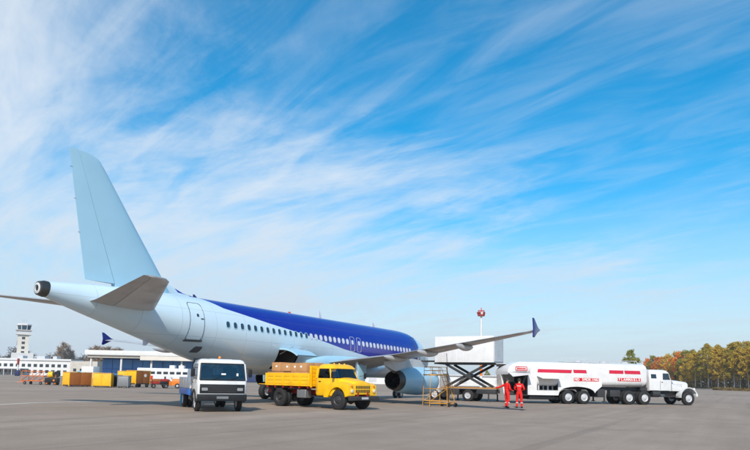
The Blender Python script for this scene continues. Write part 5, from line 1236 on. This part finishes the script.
# signal post near the low building
D = 230; p = at(17, D); t = thing('signal_post', 'slim red and white post with a dark blue cabinet at its foot', 'post', p, CAM_Z)
mb = MB(); mb.cyl((0, 0, 2.2), (0, 0, 4.3), .28, 12); mb.build('lower_tube', m_white, t)
mb = MB(); mb.cyl((0, 0, 4.3), (0, 0, 6.6), .4, 12); mb.build('red_head', m_redox, t)
mb = MB(); mb.box(-.7, .7, -.5, .5, 0, 2.2); mb.build('cabinet', mat('dark_blue_cabinet', lin(24, 34, 84), .5), t, bevel=.08)

# ------------------------------------------------------------------ trees
m_birch = mat('birch_bark', lin(206, 198, 184), .85, var=.2, vscale=2.5, dirt=lin(84, 74, 64), dscale=2.2, damount=.7)
m_bark = mat('brown_bark', lin(112, 94, 78), .9, var=.3)
def leaf_mat(name, a, b):
    m = bpy.data.materials.new(name); m.use_nodes = True; T = m.node_tree; bs = T.nodes['Principled BSDF']
    t = T.nodes.new('ShaderNodeTexCoord'); n = T.nodes.new('ShaderNodeTexNoise'); n.inputs['Scale'].default_value = .45; n.inputs['Detail'].default_value = 4
    T.links.new(t.outputs['Object'], n.inputs['Vector'])
    r_ = T.nodes.new('ShaderNodeMapRange'); r_.inputs[1].default_value = .35; r_.inputs[2].default_value = .65; T.links.new(n.outputs['Fac'], r_.inputs[0])
    x = T.nodes.new('ShaderNodeMix'); x.data_type = 'RGBA'; T.links.new(r_.outputs[0], x.inputs[0]); x.inputs[6].default_value = (*a, 1); x.inputs[7].default_value = (*b, 1)
    T.links.new(x.outputs[2], bs.inputs['Base Color']); bs.inputs['Roughness'].default_value = .7; bs.inputs['Specular IOR Level'].default_value = .2
    tr = T.nodes.new('ShaderNodeBsdfTranslucent'); T.links.new(x.outputs[2], tr.inputs[0])
    ms = T.nodes.new('ShaderNodeMixShader'); ms.inputs[0].default_value = .3; T.links.new(bs.outputs[0], ms.inputs[1]); T.links.new(tr.outputs[0], ms.inputs[2])
    T.links.new(ms.outputs[0], T.nodes['Material Output'].inputs[0])
    return m
LM = [leaf_mat('olive_leaves', lin(152, 142, 54), lin(190, 162, 60)), leaf_mat('yellow_leaves', lin(214, 178, 66), lin(182, 158, 60)), leaf_mat('orange_leaves', lin(240, 150, 50), lin(218, 126, 44)), leaf_mat('rust_leaves', lin(198, 118, 50), lin(216, 146, 56)), leaf_mat('green_leaves', lin(126, 134, 52), lin(160, 150, 60))]
def crown_mesh(seed, h, base, rad, n_cl, n_lf, leaf=.5, squash=1.):
    rnd = random.Random(seed); v = []; f = []
    cls = []
    for _ in range(n_cl):
        u = rnd.random() ** .8; z = base + (h - base) * u
        prof = math.sin(PI * min(1, .12 + .86 * u)) ** .7 * rad * squash
        a = rnd.uniform(0, 2 * PI); d = prof * math.sqrt(rnd.uniform(.08, 1))
        cls.append((d * math.cos(a), d * math.sin(a), z, rnd.uniform(.6, 1.25)))
    for (cx_, cy_, cz_, cr_) in cls:
        for _ in range(n_lf):
            th = rnd.uniform(0, 2 * PI); ph = math.acos(rnd.uniform(-1, 1)); rr = cr_ * rnd.random() ** .5
            c = Vector((cx_ + rr * math.sin(ph) * math.cos(th), cy_ + rr * math.sin(ph) * math.sin(th), cz_ + .8 * rr * math.cos(ph)))
            a = Vector((rnd.gauss(0, 1), rnd.gauss(0, 1), rnd.gauss(0, .8))).normalized(); b = a.cross(Vector((rnd.gauss(0, 1), rnd.gauss(0, 1), rnd.gauss(0, 1)))).normalized()
            l = leaf * rnd.uniform(.5, 1.1); o = len(v)
            v += [c - a * l * .5, c + b * l * .28, c + a * l * .5, c - b * l * .28]; f.append((o, o + 1, o + 2, o + 3))
    me = bpy.data.meshes.new('crown'); me.from_pydata([tuple(q) for q in v], [], f); return me, cls
def trunk_mesh(seed, h, r0, cls, nl=12, lean=.02):
    rnd = random.Random(seed); mb = MB(); segs = 7; path = []
    for k in range(segs + 1):
        t = k / segs; path.append((Vector((rnd.gauss(0, .12) * t * 2 + lean * h * t, rnd.gauss(0, .12) * t * 2, h * .94 * t)), r0 * (1 - .88 * t) + (.06 if k == 0 else 0)))
    mb.loft([[p + Vector((r_ * math.cos(2 * PI * i / 8), r_ * math.sin(2 * PI * i / 8), 0)) for i in range(8)] for p, r_ in path])
    for c in rnd.sample(cls, min(nl, len(cls))):
        zt = max(.25 * h, c[2] - rnd.uniform(.8, 2.2)); k = min(segs - 1, int(zt / (h * .94) * segs)); a, b = path[k], path[k + 1]
        u = zt / (h * .94) * segs - k; s_ = a[0].lerp(b[0], min(1, u)); mb.cyl(s_, (c[0], c[1], c[2]), max(.02, a[1] * .35), 5, .012)
    return mb
def tree_kind(name, seed, h, base, rad, ncl, nlf, r0, tm, lm, leaf=.5):
    me, cls = crown_mesh(seed, h, base, rad, ncl, nlf, leaf); me.materials.append(lm)
    tr_o = trunk_mesh(seed, h, r0, cls).build('trunk', tm, None); tm_ = tr_o.data; bpy.data.objects.remove(tr_o)
    return tm_, me
VAR = []
for i in range(5):               # tall thin birches with high crowns: olive, yellow, green
    VAR.append(('birch', ['olive', 'yellow', 'green', 'olive', 'yellow'][i], tree_kind('birch', 11 + i, 19, 4.5, 3.7, 105, 48, .26, m_birch, LM[[0, 1, 4, 0, 1][i]], .62)))
for i in range(4):               # bushy autumn trees
    VAR.append(('bushy', ['orange', 'rust', 'golden', 'green'][i], tree_kind('bushy', 31 + i, 17, .6, 4.6, 135, 46, .28, m_bark, LM[[2, 3, 1, 4][i]], .64)))
def place_tree(var, p, sc_, rz, label, group, name):
    t = bpy.data.objects.new(name, None); C.objects.link(t); t.location = p; t.rotation_euler = (0, 0, rz); t.scale = (sc_, sc_, sc_)
    tag(t, label, 'tree', group)
    for nm, me in (('trunk', var[2][0]), ('crown', var[2][1])):
        o = bpy.data.objects.new(nm, me); C.objects.link(o); o.parent = t
rt_ = random.Random(77)
LBL = {'olive': 'olive-leaved birch with tall pale bare trunk in the row by the apron edge', 'yellow': 'yellow-leaved birch with tall pale bare trunk in the row by the apron edge', 'green': 'green-leaved birch with tall pale bare trunk in the row by the apron edge'}
LBB = {'orange': 'bushy bright orange autumn tree leafy down to the ground', 'rust': 'bushy rust-brown autumn tree leafy down to the ground', 'golden': 'bushy golden autumn tree leafy down to the ground', 'green': 'bushy green tree leafy down to the ground beside the autumn trees'}
def edge_depth(px): return np.interp(px, [630, 650, 690, 720, 750, 800, 900], [400, 352, 285, 255, 236, 215, 190])
birches = [(px + rt_.uniform(-2, 2), rt_.uniform(0, 6)) for px in range(694, 800, 8)] + [(px + rt_.uniform(-3, 3), rt_.uniform(9, 22)) for px in range(690, 800, 6)]
for k, (px, back) in enumerate(birches):
    v = VAR[rt_.choice([0, 0, 2, 3, 3, 1, 4, 4])]; d = edge_depth(px) + back
    place_tree(v, at(px, d), rt_.uniform(.9, 1.08), rt_.uniform(0, 6.28), LBL[v[1]], v[1] + ' birches along the apron edge', 'birch_tree')
bush = [(648, 5, 5), (653, 8, 7), (658, 6, 8), (663, 6, 6), (668, 7, 5), (672, 5, 5), (677, 7, 6), (681, 5, 5), (686, 8, 7), (690, 7, 4), (700, 7, 24), (712, 6, 28), (725, 8, 26), (738, 6, 28), (750, 8, 26), (765, 6, 28), (780, 7, 26)]
for k, (px, vi, back) in enumerate(bush):
    v = VAR[vi]; d = edge_depth(px) + back
    place_tree(v, at(px, d), rt_.uniform(.95, 1.12) * (1.0 if px < 695 else .8), rt_.uniform(0, 6.28), LBB[v[1]] if px < 695 else LBB[v[1]].split(' leafy')[0] + ' filling the gaps behind the birch row', (v[1] + ' bushy trees at the wood end') if px < 695 else v[1] + ' bushy trees behind the birches', 'autumn_tree')
place_tree(VAR[8], at(631.5, 210), .78, 1.0, 'single green tree rising behind the tank roof, apart from the wood', None, 'broadleaf_tree')
place_tree(VAR[8], at(487, 222), .32, 2.0, 'small dark tree showing above the low white building', None, 'broadleaf_tree')
# kerb at the apron edge
mb = MB(); pts = [at(px, edge_depth(px) - 6) for px in (690, 700, 712)]
mb.loft([[p_ + Vector((0, 0, z)) + fw * d for d, z in ((0, 0), (0, .5), (.6, .5), (.6, 0))] for p_ in pts]); struct(mb.build('kerb', m_concrete))
# scrub and dry grass under the wood
m_grass = mat('dry_grass', lin(120, 104, 66), .9, var=.35, vscale=.6)
mb = MB(); gl = [at(px, edge_depth(px) - 4) + Vector((0, 0, .012)) for px in (640, 660, 690, 720, 750, 800, 880)]; gr_ = [at(px, edge_depth(px) + 120) + Vector((0, 0, .012)) for px in (640, 660, 690, 720, 750, 800, 880)]
mb.loft([gl, gr_], False, False, closed=False); struct(mb.build('grass_verge', m_grass, flat=True))
rnd = random.Random(3); v = []; f = []
for _ in range(26000):
    px = rnd.uniform(642, 800); d = edge_depth(px) + rnd.uniform(-2, 60); p_ = at(px, d); z = rnd.random() ** 1.4 * (1.0 if d - edge_depth(px) < 5 else 8.0)
    a = Vector((rnd.gauss(0, .6), rnd.gauss(0, .6), 1)).normalized(); b = a.cross(Vector((rnd.gauss(0, 1), rnd.gauss(0, 1), .1))).normalized(); l = rnd.uniform(.4, 1.0); o = len(v); c = p_ + Vector((0, 0, z + l * .3))
    v += [c - a * l * .5, c + b * l * .22, c + a * l * .5, c - b * l * .22]; f.append((o, o + 1, o + 2, o + 3))
me = bpy.data.meshes.new('undergrowth'); me.from_pydata([tuple(q) for q in v], [], f); me.materials.append(leaf_mat('undergrowth_leaves', lin(140, 116, 62), lin(116, 98, 60)))
o = bpy.data.objects.new('undergrowth', me); C.objects.link(o); tag(o, 'brown tangled undergrowth between the birch trunks', 'undergrowth', kind='stuff')
# far-off bare wood behind the terminal: twigs and limbs too many to count
rnd = random.Random(8); v = []; f = []
def twig(a, b, w_):
    d = (b - a).normalized(); s_ = d.cross(fw).normalized() * w_; o = len(v); t_ = d.cross(s_).normalized() * w_
    v.extend([a - s_, a + s_, b + s_ * .3, b - s_ * .3, a - t_, a + t_, b + t_ * .3, b - t_ * .3]); f.extend([(o, o + 1, o + 2, o + 3), (o + 4, o + 5, o + 6, o + 7)])
for k in range(330):
    px = rnd.uniform(-60, 330); D = rnd.uniform(440, 540); p_ = at(px, D); h = rnd.uniform(11, 17) * (1.0 + .3 * math.sin(px * .11) * math.sin(px * .037 + 1)); top = p_ + Vector((rnd.gauss(0, .6), rnd.gauss(0, .6), h)); twig(p_, top, .3)
    for j in range(46):
        t_ = rnd.uniform(.12, .98); s_ = p_.lerp(top, t_); ln = h * .28 * (1.1 - t_ * .7); a = rnd.uniform(0, 6.28); e = s_ + Vector((math.cos(a) * ln, math.sin(a) * ln, ln * rnd.uniform(.3, 1.1))); twig(s_, e, .13)
        for q in range(3): g = s_.lerp(e, rnd.uniform(.3, 1)); twig(g, g + Vector((rnd.gauss(0, .9), rnd.gauss(0, .9), rnd.uniform(.2, 1.6))), .16)
me = bpy.data.meshes.new('far_wood'); me.from_pydata([tuple(q) for q in v], [], f); me.materials.append(mat('bare_twigs', lin(96, 88, 80), .9, var=.25, vscale=.05))
o = bpy.data.objects.new('far_wood', me); C.objects.link(o); tag(o, 'grey leafless wood on the horizon behind the airport buildings', 'wood', kind='stuff')
# a clump of taller bare trees beside the tower
def bare_tree(px, D, h, seed, label):
    rnd = random.Random(seed); p_ = at(px, D); t = thing('bare_tree', label, 'tree', p_)
    mb = MB(); mb.cyl((0, 0, 0), (rnd.gauss(0, .3), 0, h * .9), .32, 7, .05); tk = mb.build('trunk', m_bark, t)
    V = []; F = []
    for j in range(150):
        t_ = rnd.uniform(.15, 1); s_ = Vector((0, 0, h * .9 * t_)); ln = h * .3 * (1.1 - t_ * .75); a = rnd.uniform(0, 6.28); e = s_ + Vector((math.cos(a) * ln * .6, math.sin(a) * ln * .6, ln * rnd.uniform(.4, 1.1)))
        for (A, B, w_) in [(s_, e, .09)] + [(lambda g: (g, g + Vector((rnd.gauss(0, .9), rnd.gauss(0, .9), rnd.uniform(.2, 1.6))), .12))(s_.lerp(e, rnd.uniform(.3, 1))) for _ in range(6)]:
            d = (B - A).normalized(); x_ = d.cross(Vector((rnd.gauss(0, 1), rnd.gauss(0, 1), .1))).normalized() * w_; o = len(V); V += [A - x_, A + x_, B + x_ * .3, B - x_ * .3]; F.append((o, o + 1, o + 2, o + 3))
    me = bpy.data.meshes.new('crown'); me.from_pydata([tuple(q) for q in V], [], F); me.materials.append(mat('pale_twigs', lin(140, 122, 104), .9, var=.2)); o = bpy.data.objects.new('crown', me); C.objects.link(o); o.parent = t
for k, (px, h, lb) in enumerate(((58, 19, 'slim pale leafless tree nearest the control tower'), (62, 22, 'tallest pale leafless tree of the clump by the tower'), (66, 20.5, 'broad pale leafless tree in the clump by the tower'), (70, 17, 'shortest pale leafless tree of the clump by the tower'))):
    bare_tree(px, 400 + k * 6, h, 90 + k, lb)
for k, (px, h) in enumerate(((90, 13.5), (95, 14.5), (101, 14), (106, 14.5), (113, 13.5), (118, 13.8))):
    bare_tree(px, 290, h, 120 + k, 'thin leafless tree top showing over the white terminal roof'); C.objects[-1]
for o in [q for q in C.objects if q.name.startswith('bare_tree') and 'over the white' in q['label']]: o['group'] = 'bare trees behind the terminal roof'

# ------------------------------------------------------------------ air: thin autumn haze round the whole place
mh = bpy.data.materials.new('thin_haze'); mh.use_nodes = True; mh.node_tree.nodes.clear()
vp = mh.node_tree.nodes.new('ShaderNodeVolumePrincipled'); vp.inputs['Color'].default_value = (.86, .91, .97, 1); vp.inputs['Density'].default_value = .00024; vp.inputs['Anisotropy'].default_value = .2
ho = mh.node_tree.nodes.new('ShaderNodeOutputMaterial'); mh.node_tree.links.new(vp.outputs[0], ho.inputs['Volume'])
mb = MB(); mb.box(-900, 400, -900, 500, -1.0, 48); hz = mb.build('haze', mh, None, flat=True)
tag(hz, 'thin pale haze over the apron', 'haze', kind='stuff')
